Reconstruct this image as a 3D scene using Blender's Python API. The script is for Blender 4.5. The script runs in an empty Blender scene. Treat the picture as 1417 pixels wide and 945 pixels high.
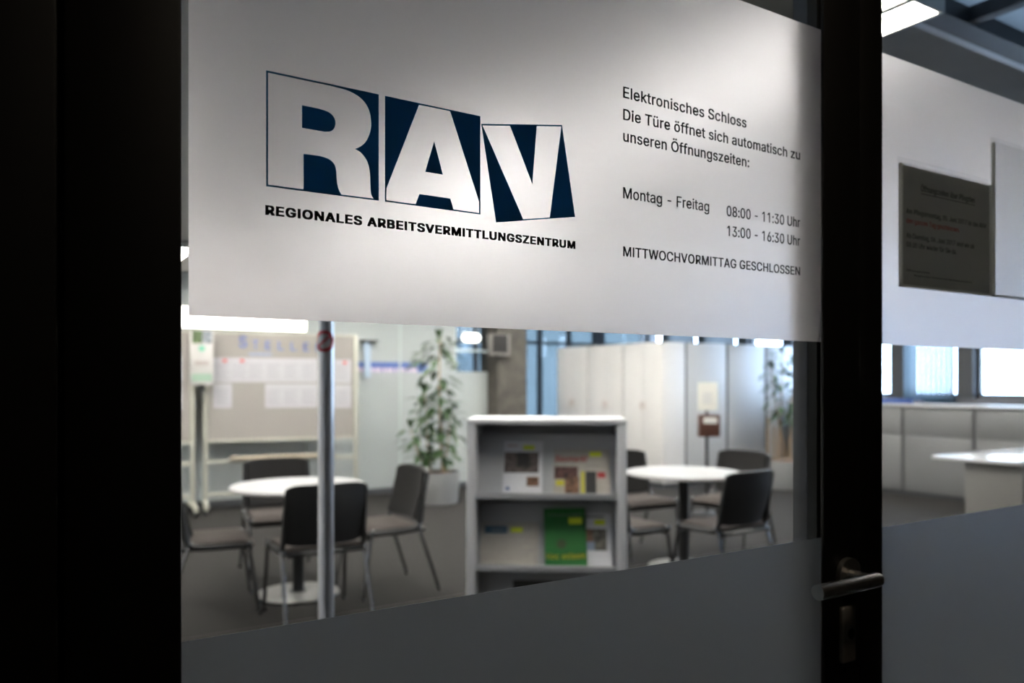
import bpy, bmesh, math, random
from mathutils import Vector, Matrix

random.seed(7)
S = bpy.context.scene
COL = S.collection

# ------------------------------------------------------------------ camera
# World: X runs along the glass front, Y into the office, Z up.  The camera stands in the corridor.
F_PX, CX, HOR, EYE = 1100.0, 708.5, 528.0, 1.40
ALPHA = math.atan(1748.0 / F_PX)
SA, CA = math.sin(ALPHA), math.cos(ALPHA)
cam_data = bpy.data.cameras.new('camera')
cam = bpy.data.objects.new('camera', cam_data)
COL.objects.link(cam)
cam.location = (0, 0, EYE)
cam.rotation_euler = (math.radians(90), 0, -math.atan2(CA, SA))
cam_data.sensor_width = 36.0
cam_data.lens = 36.0 * F_PX / 1417.0
cam_data.shift_y = (HOR - 472.5) / 1417.0
cam_data.clip_start = 0.02
cam_data.dof.use_dof = True
cam_data.dof.focus_distance = 0.90
cam_data.dof.aperture_fstop = 4.0
S.camera = cam

# ------------------------------------------------------------------ exposure, world
S.view_settings.view_transform = 'Standard'
S.view_settings.look = 'None'
S.view_settings.gamma = 1.0
S.view_settings.use_curve_mapping = False
S.view_settings.exposure = 0.0
S.cycles.use_denoising = True
S.cycles.max_bounces = 14
S.cycles.transmission_bounces = 12
S.cycles.transparent_max_bounces = 24
S.cycles.sample_clamp_indirect = 80.0
SKY = 20.0
LAMP = 58.0
wd = bpy.data.worlds.new('daylight')
S.world = wd
wd.use_nodes = True
nt = wd.node_tree
bgn = nt.nodes['Background']
tc = nt.nodes.new('ShaderNodeTexCoord')
sx = nt.nodes.new('ShaderNodeSeparateXYZ')
rp = nt.nodes.new('ShaderNodeValToRGB')
rp.color_ramp.elements[0].position = 0.0
rp.color_ramp.elements[0].color = (0.57, 0.73, 1.0, 1)
rp.color_ramp.elements[1].position = 0.6
rp.color_ramp.elements[1].color = (0.53, 0.72, 1.0, 1)
nt.links.new(tc.outputs['Generated'], sx.inputs[0])
nt.links.new(sx.outputs['Z'], rp.inputs[0])
nt.links.new(rp.outputs[0], bgn.inputs['Color'])
bgn.inputs['Strength'].default_value = SKY


# ------------------------------------------------------------------ helpers
def cam2w(xc, zc):
    """camera-space ground coordinates (right, forward) in metres -> world X, Y"""
    return (SA * xc + CA * zc, -CA * xc + SA * zc)


def pane_xy(px, py, y=0.781):
    """where the sight line of a photo pixel meets the plane Y = y : (X, Z)"""
    a = (px - CX) / F_PX
    t = y / (SA - a * CA)
    return (t * (CA + SA * a), EYE + (HOR - py) / F_PX * t)


def srgb(r, g, b):
    def f(c):
        c /= 255.0
        return c / 12.92 if c <= 0.04045 else ((c + 0.055) / 1.055) ** 2.4
    return (f(r), f(g), f(b), 1)


MATS = {}


def mat(name, col, rough=0.5, metal=0.0, noise=0.0, scale=20.0, bump=0.0, spec=0.5, coat=0.0, sheen=0.0):
    if name in MATS:
        return MATS[name]
    m = bpy.data.materials.new(name)
    m.use_nodes = True
    n = m.node_tree
    p = n.nodes['Principled BSDF']
    p.inputs['Base Color'].default_value = col
    p.inputs['Roughness'].default_value = rough
    p.inputs['Metallic'].default_value = metal
    p.inputs['Specular IOR Level'].default_value = spec
    p.inputs['Coat Weight'].default_value = coat
    p.inputs['Sheen Weight'].default_value = sheen
    if noise or bump:
        t = n.nodes.new('ShaderNodeTexCoord')
        no = n.nodes.new('ShaderNodeTexNoise')
        no.inputs['Scale'].default_value = scale
        no.inputs['Detail'].default_value = 5.0
        n.links.new(t.outputs['Object'], no.inputs['Vector'])
        if noise:
            r = n.nodes.new('ShaderNodeValToRGB')
            r.color_ramp.elements[0].position = 0.3
            r.color_ramp.elements[1].position = 0.7
            r.color_ramp.elements[0].color = tuple(c * (1 - noise) for c in col[:3]) + (1,)
            r.color_ramp.elements[1].color = tuple(min(1, c * (1 + noise)) for c in col[:3]) + (1,)
            n.links.new(no.outputs['Fac'], r.inputs[0])
            n.links.new(r.outputs[0], p.inputs['Base Color'])
        if bump:
            b = n.nodes.new('ShaderNodeBump')
            b.inputs['Strength'].default_value = bump
            b.inputs['Distance'].default_value = 0.01
            n.links.new(no.outputs['Fac'], b.inputs['Height'])
            n.links.new(b.outputs[0], p.inputs['Normal'])
    MATS[name] = m
    return m


def emit(name, col, strength):
    if name in MATS:
        return MATS[name]
    m = bpy.data.materials.new(name)
    m.use_nodes = True
    n = m.node_tree
    n.nodes.remove(n.nodes['Principled BSDF'])
    e = n.nodes.new('ShaderNodeEmission')
    e.inputs['Color'].default_value = col
    e.inputs['Strength'].default_value = strength
    n.links.new(e.outputs[0], n.nodes['Material Output'].inputs[0])
    MATS[name] = m
    return m


def clear_glass(name, tint=(0.96, 0.98, 0.97, 1), gloss=1.0):
    m = bpy.data.materials.new(name)
    m.use_nodes = True
    n = m.node_tree
    n.nodes.remove(n.nodes['Principled BSDF'])
    tr = n.nodes.new('ShaderNodeBsdfTransparent')
    tr.inputs[0].default_value = tint
    gl = n.nodes.new('ShaderNodeBsdfGlossy')
    gl.inputs['Roughness'].default_value = 0.02
    lw = n.nodes.new('ShaderNodeLayerWeight')       # Schlick reflectance of a thin pane
    lw.inputs['Blend'].default_value = 0.5
    pw = n.nodes.new('ShaderNodeMath')
    pw.operation = 'POWER'
    pw.inputs[1].default_value = 5.0
    mu = n.nodes.new('ShaderNodeMath')
    mu.operation = 'MULTIPLY_ADD'
    mu.inputs[1].default_value = 0.92 * gloss
    mu.inputs[2].default_value = 0.04 * gloss
    mx = n.nodes.new('ShaderNodeMixShader')
    n.links.new(lw.outputs['Facing'], pw.inputs[0])
    n.links.new(pw.outputs[0], mu.inputs[0])
    n.links.new(mu.outputs[0], mx.inputs[0])
    n.links.new(tr.outputs[0], mx.inputs[1])
    n.links.new(gl.outputs[0], mx.inputs[2])
    n.links.new(mx.outputs[0], n.nodes['Material Output'].inputs[0])
    MATS[name] = m
    return m


def frosted(name, col, rough, translucent=0.2, tcol=None):
    """etched film: light scatters on its way through"""
    m = bpy.data.materials.new(name)
    m.use_nodes = True
    n = m.node_tree
    n.nodes.remove(n.nodes['Principled BSDF'])
    g = n.nodes.new('ShaderNodeBsdfGlass')
    g.inputs['Color'].default_value = col
    g.inputs['Roughness'].default_value = rough
    g.inputs['IOR'].default_value = 1.25
    g.distribution = 'MULTI_GGX'
    t = n.nodes.new('ShaderNodeBsdfTranslucent')
    t.inputs['Color'].default_value = tcol or col
    mx = n.nodes.new('ShaderNodeMixShader')
    mx.inputs[0].default_value = translucent
    n.links.new(g.outputs[0], mx.inputs[1])
    n.links.new(t.outputs[0], mx.inputs[2])
    n.links.new(mx.outputs[0], n.nodes['Material Output'].inputs[0])
    MATS[name] = m
    return m


class MB:
    """collects shapes; build() links them as one mesh object"""

    def __init__(self):
        self.bm = bmesh.new()

    def _add(self, bm2, M):
        me = bpy.data.meshes.new('tmp')
        bm2.to_mesh(me)
        bm2.free()
        me.transform(M)
        self.bm.from_mesh(me)
        bpy.data.meshes.remove(me)

    def box(self, x0, x1, y0, y1, z0, z1, bev=0.0, seg=2, M=Matrix.Identity(4)):
        b = bmesh.new()
        bmesh.ops.create_cube(b, size=1)
        for v in b.verts:
            v.co = Vector((x0 + (v.co.x + .5) * (x1 - x0), y0 + (v.co.y + .5) * (y1 - y0), z0 + (v.co.z + .5) * (z1 - z0)))
        if bev:
            bmesh.ops.bevel(b, geom=list(b.edges), offset=bev, segments=seg, affect='EDGES', profile=0.5)
        self._add(b, M)
        return self

    def lathe(self, prof, c=(0, 0, 0), n=40, M=Matrix.Identity(4)):
        """prof: (radius, z) pairs; closed at axis where radius 0"""
        b = bmesh.new()
        rings = []
        for r, z in prof:
            if r < 1e-6:
                rings.append([b.verts.new((c[0], c[1], c[2] + z))])
            else:
                rings.append([b.verts.new((c[0] + r * math.cos(2 * math.pi * k / n), c[1] + r * math.sin(2 * math.pi * k / n), c[2] + z)) for k in range(n)])
        for A, B in zip(rings, rings[1:]):
            for k in range(n):
                k2 = (k + 1) % n
                if len(A) == 1 and len(B) == 1:
                    continue
                if len(A) == 1:
                    b.faces.new((A[0], B[k2], B[k]))
                elif len(B) == 1:
                    b.faces.new((A[k], A[k2], B[0]))
                else:
                    b.faces.new((A[k], A[k2], B[k2], B[k]))
        bmesh.ops.recalc_face_normals(b, faces=b.faces)
        self._add(b, M)
        return self

    def tube(self, pts, r, n=12, flat=1.0, M=Matrix.Identity(4)):
        pts = [Vector(p) for p in pts]
        rs = r if isinstance(r, (list, tuple)) else [r] * len(pts)
        b = bmesh.new()
        rings = []
        prev = None
        for i, p in enumerate(pts):
            d = (pts[min(i + 1, len(pts) - 1)] - pts[max(i - 1, 0)]).normalized()
            if prev is None:
                ref = Vector((1, 0, 0)) if abs(d.x) < .9 else Vector((0, 1, 0))
                u = (ref - d * ref.dot(d)).normalized()
            else:
                u = (prev - d * prev.dot(d)).normalized()
            prev = u
            w = d.cross(u)
            rings.append([b.verts.new(p + (u * math.cos(2 * math.pi * k / n) * flat + w * math.sin(2 * math.pi * k / n)) * rs[i]) for k in range(n)])
        for A, B in zip(rings, rings[1:]):
            for k in range(n):
                b.faces.new((A[k], A[(k + 1) % n], B[(k + 1) % n], B[k]))
        b.faces.new(list(reversed(rings[0])))
        b.faces.new(rings[-1])
        bmesh.ops.recalc_face_normals(b, faces=b.faces)
        self._add(b, M)
        return self

    def grid(self, fn, nu, nv, thick, M=Matrix.Identity(4)):
        """thick sheet: fn(u,v)->point, thickness along the sheet normal"""
        b = bmesh.new()
        vs = [[b.verts.new(fn(i / nu, j / nv)) for j in range(nv + 1)] for i in range(nu + 1)]
        for i in range(nu):
            for j in range(nv):
                b.faces.new((vs[i][j], vs[i + 1][j], vs[i + 1][j + 1], vs[i][j + 1]))
        bmesh.ops.recalc_face_normals(b, faces=b.faces)
        bmesh.ops.solidify(b, geom=list(b.faces), thickness=thick)
        bmesh.ops.recalc_face_normals(b, faces=b.faces)
        self._add(b, M)
        return self

    def build(self, name, m, parent=None, smooth=True):
        me = bpy.data.meshes.new(name)
        self.bm.to_mesh(me)
        self.bm.free()
        if smooth:
            me.shade_smooth()
            me.set_sharp_from_angle(angle=math.radians(38))
        me.materials.append(m)
        o = bpy.data.objects.new(name, me)
        COL.objects.link(o)
        if parent:
            o.parent = parent
        return o


def tag(o, label=None, cat=None, group=None, kind=None):
    if label:
        o['label'] = label
    if cat:
        o['category'] = cat
    if group:
        o['group'] = group
    if kind:
        o['kind'] = kind
    return o


def empty(name, loc=(0, 0, 0), rz=0.0, label=None, cat=None, group=None, kind=None):
    o = bpy.data.objects.new(name, None)
    o.empty_display_size = 0.1
    COL.objects.link(o)
    o.location = loc
    o.rotation_euler = (0, 0, rz)
    return tag(o, label, cat, group, kind)


def copy_tree(o, parent=None):
    c = o.copy()
    COL.objects.link(c)
    if parent:
        c.parent = parent
    for ch in list(o.children):
        copy_tree(ch, c)
    return c


def struct(name, mb, m, label=None, smooth=False):
    o = mb.build(name, m, None, smooth)
    return tag(o, label, None, None, 'structure')


def curve_mesh(cu):
    o = bpy.data.objects.new('tmp', cu)
    COL.objects.link(o)
    bpy.context.view_layer.update()
    dg = bpy.context.evaluated_depsgraph_get()
    me = bpy.data.meshes.new_from_object(o.evaluated_get(dg))
    bpy.data.objects.remove(o)
    bpy.data.curves.remove(cu)
    return me


# letter outlines (500 units per em), drawn as polygons: advance, contours
GLYPHS = {
',': (94, '19,-60 34,36 68,36 42,-60'),
'-': (227, '168,122 168,94 57,94 57,122'),
'.': (94, '48,-2 39,-1 31,4 26,12 25,20 26,29 31,37 39,42 48,43 56,42 64,37 69,29 71,20 69,12 64,4 56,-1'),
'0': (227, '113,-3 95,-2 79,3 65,12 53,24 42,39 34,57 29,77 25,101 24,127 25,153 29,177 35,197 43,215 53,230 65,242 79,251 95,256 113,258 131,256 147,251 161,242 174,230 184,215 192,197 198,177 201,153 203,127 201,101 198,77 192,57 184,39 174,24 162,12 147,3 131,-2;113,25 131,28 145,37 153,46 160,58 165,72 169,88 171,107 172,127 171,148 169,166 165,182 160,197 153,208 145,218 131,227 113,230 96,227 82,218 73,208 67,197 62,182 58,166 55,148 55,127 55,107 58,88 62,72 67,58 73,46 82,37 96,28'),
'1': (227, '138,254 138,0 106,0 106,224 105,224 43,179 43,213 99,254'),
'2': (227, '32,0 32,24 117,114 141,141 149,153 155,163 159,174 160,186 159,198 154,209 146,218 137,224 125,228 112,230 98,228 86,224 77,216 69,207 65,195 64,181 33,181 34,196 37,209 43,221 55,237 72,248 84,253 98,257 112,258 127,257 141,254 153,248 169,237 181,223 188,205 191,186 189,172 185,159 179,145 168,129 133,90 76,30 76,28 195,28 195,0'),
'3': (227, '109,-3 94,-2 80,0 66,5 49,15 35,29 26,46 22,66 55,66 57,54 63,44 72,35 83,30 95,26 109,25 124,26 138,30 149,37 157,46 163,58 165,72 163,86 158,98 150,109 137,117 121,122 101,124 78,124 78,150 144,224 144,226 35,226 35,254 186,254 186,230 106,139 106,144 124,145 140,143 154,138 167,131 177,122 185,111 192,99 195,86 196,72 195,58 191,45 185,33 177,22 166,13 154,6 141,1 125,-2'),
'5': (227, '111,-3 96,-2 82,1 70,6 54,16 41,30 33,47 30,65 61,65 64,54 69,44 77,36 87,30 98,26 111,25 125,27 138,32 149,41 157,52 162,66 164,81 162,97 157,111 148,122 137,131 124,137 109,138 96,137 84,134 73,129 64,123 34,126 48,254 183,254 183,226 75,226 67,151 68,151 77,157 89,162 101,166 115,167 131,165 147,160 161,153 172,143 182,130 189,116 194,99 195,82 194,66 191,51 184,38 176,26 166,16 154,8 141,1 126,-2'),
'6': (227, '113,-3 98,-2 84,1 71,7 60,15 50,25 42,37 36,51 33,65 32,81 34,100 40,119 47,134 56,151 69,170 126,254 161,254 75,131 73,131 77,137 83,144 90,149 98,153 107,156 117,157 132,156 146,153 158,147 173,136 185,120 190,107 193,94 194,79 193,63 190,49 184,36 176,25 166,15 155,7 142,1 128,-2;113,24 127,26 139,31 149,40 157,51 162,64 164,79 162,94 157,107 149,118 139,126 127,131 113,133 99,131 87,126 77,118 69,107 64,94 62,79 64,64 69,51 77,40 87,31 99,26'),
'7': (227, '48,0 162,224 162,226 31,226 31,254 195,254 195,224 82,0'),
'8': (227, '113,-3 97,-2 82,1 68,6 50,17 37,31 29,48 26,68 28,83 33,98 40,110 51,121 63,128 76,132 76,133 59,141 46,154 38,171 35,190 38,209 45,225 57,239 73,249 85,254 99,257 113,258 128,257 141,254 153,249 169,239 181,225 188,209 191,190 188,171 180,154 167,141 150,133 150,132 164,128 176,121 186,110 194,98 199,83 200,68 198,48 189,31 176,17 158,6 145,1 130,-2;113,25 129,26 142,30 153,37 161,46 167,57 168,69 167,83 161,94 153,104 141,111 128,116 113,118 98,116 85,111 73,104 65,94 59,83 58,69 59,57 64,46 73,37 84,30 97,26;113,145 126,146 137,150 146,157 154,165 158,176 160,188 158,200 154,210 147,218 138,225 126,229 113,230 100,229 89,225 79,218 72,210 68,200 66,188 68,176 72,165 79,157 89,150 100,146'),
':': (94, '48,-2 39,-1 31,4 26,12 25,20 26,29 31,37 39,42 48,43 56,42 64,37 69,29 71,20 69,12 64,4 56,-1;48,135 39,137 31,142 26,149 25,158 26,167 31,174 39,179 48,181 56,179 64,174 69,167 71,158 69,149 64,142 56,137'),
'A': (240, '8,0 101,254 138,254 231,0 198,0 144,151 132,186 116,239 123,239 106,185 95,151 43,0;55,71 55,99 185,99 185,71'),
'B': (228, '30,0 30,254 121,254 137,253 152,250 164,245 180,235 190,221 197,205 199,187 198,172 193,160 187,150 178,143 168,137 157,133 157,131 170,129 182,123 192,114 201,102 207,86 209,68 207,50 200,33 189,20 172,9 158,4 142,1 123,0;62,29 122,29 140,30 154,34 165,40 175,53 178,68 176,81 171,92 163,102 153,109 140,114 124,115 62,115;62,143 119,143 132,144 144,148 154,155 162,163 166,174 168,186 165,202 156,214 141,223 120,226 62,226'),
'C': (255, '134,-3 113,-2 93,4 75,12 59,25 46,40 35,58 27,78 22,101 20,127 22,153 27,176 35,197 46,215 59,230 75,242 93,251 113,256 134,258 152,256 170,252 186,245 201,236 214,224 224,209 232,193 236,174 204,174 200,186 195,197 187,206 179,214 169,220 158,224 146,227 134,228 119,227 105,223 92,216 80,207 71,196 62,182 57,166 53,148 52,127 53,107 57,88 63,72 71,59 80,47 92,38 105,32 119,28 134,26 146,27 158,30 169,34 179,40 187,48 195,57 200,68 204,80 236,80 232,62 224,45 214,31 201,19 187,9 170,2 153,-2'),
'D': (251, '109,0 48,0 48,29 107,29 127,30 144,34 159,40 171,49 182,61 189,75 195,90 198,108 200,128 198,147 195,165 190,180 182,194 172,205 160,214 145,221 129,225 110,226 47,226 47,254 113,254 136,253 157,248 176,239 192,228 206,213 217,196 225,175 229,153 231,128 229,102 224,80 217,59 206,42 192,27 175,15 156,7 134,2;62,254 62,0 30,0 30,254'),
'E': (209, '30,0 30,254 186,254 186,226 62,226 62,143 178,143 178,114 62,114 62,29 188,29 188,0'),
'F': (205, '30,0 30,254 185,254 185,226 62,226 62,139 173,139 173,111 62,111 62,0'),
'G': (260, '134,-3 113,-2 93,4 75,13 59,25 45,40 35,58 27,78 22,102 20,127 22,153 27,176 35,197 45,215 59,230 74,242 92,251 112,256 132,258 152,256 170,252 187,245 202,235 214,222 225,208 232,192 237,174 204,174 199,186 194,197 186,206 178,213 168,220 158,224 146,227 133,228 118,227 104,223 92,216 80,207 70,196 62,182 57,166 53,148 52,127 53,107 57,88 63,72 71,59 81,47 92,38 105,32 119,28 134,26 155,29 172,36 187,47 198,62 203,74 206,87 207,101 217,100 141,100 141,128 239,128 239,100 237,80 233,62 225,45 215,31 203,19 188,9 172,2 154,-2'),
'H': (258, '30,0 30,254 62,254 62,144 196,144 196,254 228,254 228,0 196,0 196,116 62,116 62,0'),
'I': (92, '30,0 30,254 62,254 62,0'),
'J': (198, '93,-3 71,-1 53,5 38,16 26,31 19,50 17,73 17,86 49,86 49,73 52,52 61,37 75,28 93,25 110,28 124,37 133,52 136,73 136,254 168,254 168,73 166,50 159,31 147,16 132,5 113,-1'),
'L': (196, '30,0 30,254 62,254 62,29 181,29 181,0'),
'M': (314, '30,0 30,254 76,254 139,94 144,79 150,61 156,42 161,24 154,24 159,41 165,61 171,79 176,94 238,254 284,254 284,0 252,0 252,145 252,163 253,184 253,207 253,229 256,229 249,205 241,181 234,161 228,145 171,0 143,0 85,145 80,160 72,181 65,204 56,229 59,229 60,208 60,186 61,164 61,145 61,0'),
'N': (262, '30,0 30,254 68,254 172,91 181,75 194,53 207,27 202,27 200,54 200,79 199,97 199,254 232,254 232,0 193,0 101,145 89,165 74,191 54,226 60,227 61,192 62,164 62,145 62,0'),
'O': (267, '133,-3 112,-2 93,4 75,12 59,25 46,40 35,58 27,78 22,101 20,127 22,153 27,176 35,197 46,215 59,230 75,242 93,251 112,256 133,258 155,256 174,251 192,242 208,230 221,215 232,197 240,176 245,153 247,127 245,101 240,78 232,58 221,40 208,25 192,12 174,4 155,-2;133,26 148,28 162,32 175,38 186,47 196,58 204,72 210,88 214,106 215,127 214,148 210,166 204,182 196,196 186,207 175,216 162,223 148,227 133,228 119,227 105,223 92,216 81,207 71,196 63,182 57,166 53,148 52,127 53,106 57,88 63,72 71,58 81,47 92,38 105,32 119,28'),
'P': (222, '30,0 30,254 118,254 136,253 152,250 166,244 178,236 187,226 195,215 200,202 203,189 204,174 203,159 200,145 195,133 187,121 178,112 166,104 152,98 136,94 118,93 55,93 55,121 116,121 134,123 149,128 159,136 167,147 171,160 172,174 171,188 167,201 159,211 148,219 134,224 116,226 62,226 62,0'),
'R': (224, '30,0 30,254 118,254 136,253 153,250 167,244 183,232 195,217 200,204 204,191 205,176 204,161 200,148 195,136 183,120 166,109 152,103 136,100 118,99 48,99 48,128 117,128 135,129 149,133 160,141 167,150 171,162 173,176 171,190 167,202 159,212 149,220 134,224 116,226 62,226 62,0;177,0 115,115 151,115 214,0'),
'S': (223, '112,-4 94,-3 78,0 64,5 51,11 41,20 32,30 25,42 21,54 19,68 52,68 55,55 62,44 71,35 83,29 97,26 112,25 128,26 143,30 155,37 165,46 171,57 173,70 171,81 166,89 158,96 148,102 122,111 92,120 72,126 56,135 43,145 34,156 28,170 26,186 29,206 37,224 46,234 57,242 69,249 83,254 97,257 114,258 130,257 145,254 158,249 175,238 189,224 197,208 200,189 169,189 163,206 151,219 140,225 127,228 112,229 97,228 84,224 73,218 64,209 59,199 58,188 60,176 65,167 74,160 85,154 106,147 132,140 156,132 168,126 179,119 189,110 197,99 202,85 204,69 201,50 193,32 185,21 174,13 162,5 147,0 130,-3'),
'T': (224, '16,226 16,254 208,254 208,226 128,226 128,0 96,0 96,226'),
'U': (259, '129,-4 110,-3 93,1 77,8 63,17 52,27 42,40 36,54 31,70 30,87 30,254 62,254 62,89 64,72 70,57 80,44 94,34 110,28 129,26 149,28 165,34 179,44 188,57 194,72 196,89 196,254 229,254 229,87 227,70 223,54 216,40 207,27 195,17 182,8 166,1 149,-3'),
'V': (240, '102,0 8,254 42,254 96,103 108,69 124,15 117,15 133,69 145,103 197,254 231,254 139,0'),
'W': (343, '78,0 8,254 41,254 82,98 88,73 93,47 98,20 95,20 100,47 106,73 112,98 153,254 190,254 231,98 237,73 243,47 249,20 244,20 249,47 255,73 261,98 302,254 335,254 265,0 228,0 184,161 176,196 168,237 175,237 167,197 159,161 115,0'),
'Z': (219, '21,0 21,23 137,193 153,215 170,238 174,227 143,226 111,226 20,226 20,254 198,254 198,231 84,64 67,40 49,17 45,27 76,28 107,29 200,29 200,0'),
'a': (195, '80,-4 63,-3 47,2 34,11 24,22 17,37 15,54 17,69 22,80 29,90 39,97 50,102 63,105 89,110 117,113 126,115 133,117 136,121 138,127 138,128 137,139 133,148 128,156 120,161 110,164 98,165 85,164 75,161 66,156 59,150 54,144 50,137 20,146 29,161 39,173 52,182 66,188 82,191 97,192 119,190 131,186 143,180 153,172 161,160 167,145 168,126 168,0 138,0 138,26 136,26 126,12 118,6 108,1 95,-3;85,23 101,24 114,29 124,37 132,47 136,57 138,69 138,95 130,91 116,88 100,86 88,84 67,79 58,75 52,70 47,62 46,52 47,43 51,36 57,30 65,26 74,24'),
'b': (212, '115,-4 99,-3 86,2 76,8 69,16 59,29 56,29 56,0 26,0 26,254 57,254 57,160 59,160 69,173 76,180 86,186 98,191 115,192 130,191 144,187 156,180 168,171 177,160 185,146 191,131 194,113 195,94 194,75 191,58 185,42 177,29 168,17 157,8 144,1 130,-3;110,23 126,26 140,33 150,44 158,58 163,75 164,95 163,114 158,131 150,145 140,156 126,163 110,165 94,163 81,156 70,145 62,131 58,114 56,95 58,75 63,58 70,43 81,32 94,26'),
'c': (198, '104,-4 87,-3 72,1 58,8 46,17 36,29 28,43 22,58 18,75 17,94 18,113 22,130 28,146 36,159 46,171 58,180 72,187 87,191 104,192 117,191 130,189 142,184 153,178 162,170 170,161 176,150 181,138 151,131 145,145 135,155 121,162 104,165 86,162 73,155 62,144 54,129 50,112 48,94 50,75 54,59 62,44 73,33 86,26 104,23 121,26 135,33 146,44 152,59 181,51 177,39 171,28 163,19 153,11 142,4 130,0 117,-3'),
'd': (212, '98,-4 82,-3 68,1 56,8 44,17 35,29 27,42 22,58 18,75 17,94 18,113 22,131 27,146 35,160 45,171 56,180 69,187 83,191 98,192 114,191 126,186 136,180 144,173 153,160 155,160 155,254 186,254 186,0 156,0 156,29 153,29 143,16 136,8 126,2 114,-3;102,23 118,26 132,32 142,43 150,58 154,75 156,95 154,114 150,131 142,145 132,156 118,163 102,165 86,163 72,156 62,145 54,131 50,114 48,95 50,75 54,58 62,44 73,33 86,26'),
'e': (202, '106,-4 88,-3 73,1 58,8 46,17 36,29 28,42 22,58 18,75 17,93 18,112 22,129 28,145 36,159 46,170 58,180 71,187 86,191 103,192 118,191 133,187 147,180 160,170 170,157 179,141 182,128 185,113 186,97 186,85 37,85 37,110 169,110 155,101 153,119 149,134 141,147 131,157 118,163 103,165 87,163 73,157 62,147 54,135 50,121 48,105 48,89 50,69 55,53 64,40 76,31 90,25 106,23 117,24 127,26 135,31 143,36 149,44 153,53 182,45 177,32 168,20 156,10 141,2 125,-3'),
'f': (127, '114,190 114,164 3,164 3,190;40,0 40,216 42,231 48,243 57,252 68,259 80,264 94,265 111,263 121,260 114,234 107,236 97,237 85,235 77,230 72,221 71,209 71,0'),
'g': (213, '103,-75 84,-74 67,-70 53,-63 41,-55 32,-45 25,-35 51,-20 61,-33 68,-39 77,-44 89,-48 103,-49 124,-46 141,-38 152,-23 156,-3 156,34 153,34 143,21 136,14 126,8 114,4 97,2 83,4 69,7 56,13 45,22 35,32 28,45 22,60 18,77 17,96 18,114 22,131 27,147 35,160 45,171 56,180 69,187 83,191 98,192 114,191 127,186 137,180 144,173 154,159 157,159 157,190 186,190 186,-4 185,-20 181,-33 175,-45 162,-59 145,-68 132,-72 118,-74;102,30 118,32 132,38 142,47 150,61 155,77 156,96 155,115 150,132 142,146 132,156 119,163 102,165 86,163 73,156 62,145 54,131 50,115 48,96 50,78 54,61 62,48 73,38 86,32'),
'h': (205, '57,113 57,0 26,0 26,254 57,254 57,144 51,144 58,159 66,172 76,181 94,189 114,192 132,190 148,184 161,174 170,160 175,149 178,135 179,120 179,0 148,0 148,118 145,137 136,152 123,161 105,165 92,163 80,159 71,151 63,141 58,129'),
'i': (83, '26,0 26,190 57,190 57,0;42,221 34,223 27,227 22,234 21,242 22,249 27,256 34,260 42,262 50,260 57,256 62,249 63,242 62,234 57,227 50,223'),
'k': (190, '55,68 55,106 60,106 142,190 180,190 92,100 89,100;26,0 26,254 57,254 57,0;147,0 74,93 96,114 186,0'),
'l': (83, '26,0 26,254 57,254 57,0'),
'm': (305, '26,0 26,190 56,190 56,148 54,148 59,162 66,173 75,182 86,188 98,192 110,193 129,190 144,180 154,166 160,147 156,147 161,160 169,172 178,181 190,187 204,192 218,193 234,191 249,186 261,177 270,164 276,148 278,128 278,0 248,0 248,127 245,145 236,156 224,163 209,165 197,164 187,160 179,153 173,145 169,135 168,124 168,0 137,0 137,130 134,144 126,156 115,163 100,165 89,164 79,160 70,154 63,145 58,133 57,119 57,0'),
'n': (205, '57,113 57,0 26,0 26,190 56,190 56,144 51,144 58,159 66,172 76,181 94,189 114,192 132,190 147,184 160,174 170,160 175,149 178,135 179,120 179,0 148,0 148,118 145,137 136,152 123,161 105,165 92,163 80,159 71,151 63,141 58,129'),
'o': (208, '104,-4 87,-3 72,1 58,8 46,17 36,29 28,43 22,58 18,75 17,94 18,113 22,130 28,146 36,159 46,171 58,180 72,187 87,191 104,192 120,191 136,187 149,180 161,171 171,159 180,146 186,130 189,113 191,94 189,75 186,58 180,43 171,29 161,17 149,8 136,1 120,-3;104,23 121,26 135,33 146,44 154,59 158,75 160,94 158,112 154,129 146,144 135,155 121,162 104,165 86,162 73,155 62,144 54,129 50,112 48,94 50,75 54,59 62,44 73,33 86,26'),
'p': (212, '26,-71 26,190 56,190 56,160 59,160 69,173 76,180 86,186 98,191 115,192 130,191 144,187 156,180 168,171 177,160 185,146 191,131 194,113 195,94 194,75 191,58 185,42 177,29 168,17 157,8 144,1 130,-3 115,-4 99,-3 86,2 76,8 69,16 59,29 57,29 57,-71;110,23 126,26 140,33 150,44 158,58 163,75 164,95 163,114 158,131 150,145 140,156 126,163 110,165 94,163 81,156 70,145 62,131 58,114 56,95 58,75 63,58 70,43 81,32 94,26'),
'r': (130, '26,0 26,190 56,190 56,160 58,160 65,173 76,184 90,190 107,192 115,192 122,192 122,161 115,162 103,163 91,161 80,157 70,151 63,142 58,131 57,118 57,0'),
's': (182, '91,-4 72,-3 56,2 42,9 31,19 23,32 18,47 47,53 53,40 62,30 75,25 91,23 108,25 122,31 131,40 134,51 132,60 127,68 118,74 106,78 75,85 59,90 46,96 36,104 27,119 23,137 26,152 33,166 43,177 58,185 74,190 94,192 112,191 127,186 140,179 149,170 157,158 162,145 134,139 129,149 121,158 110,164 94,166 78,164 65,158 57,150 54,139 56,129 62,122 72,116 86,111 115,105 131,100 143,93 153,86 162,71 166,53 163,37 156,24 145,12 130,3 112,-2'),
't': (114, '102,190 102,164 3,164 3,190;32,236 63,236 63,49 64,38 68,31 75,26 85,25 93,26 101,27 107,1 96,-1 84,-2 69,-1 56,4 46,11 36,26 32,46'),
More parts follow.
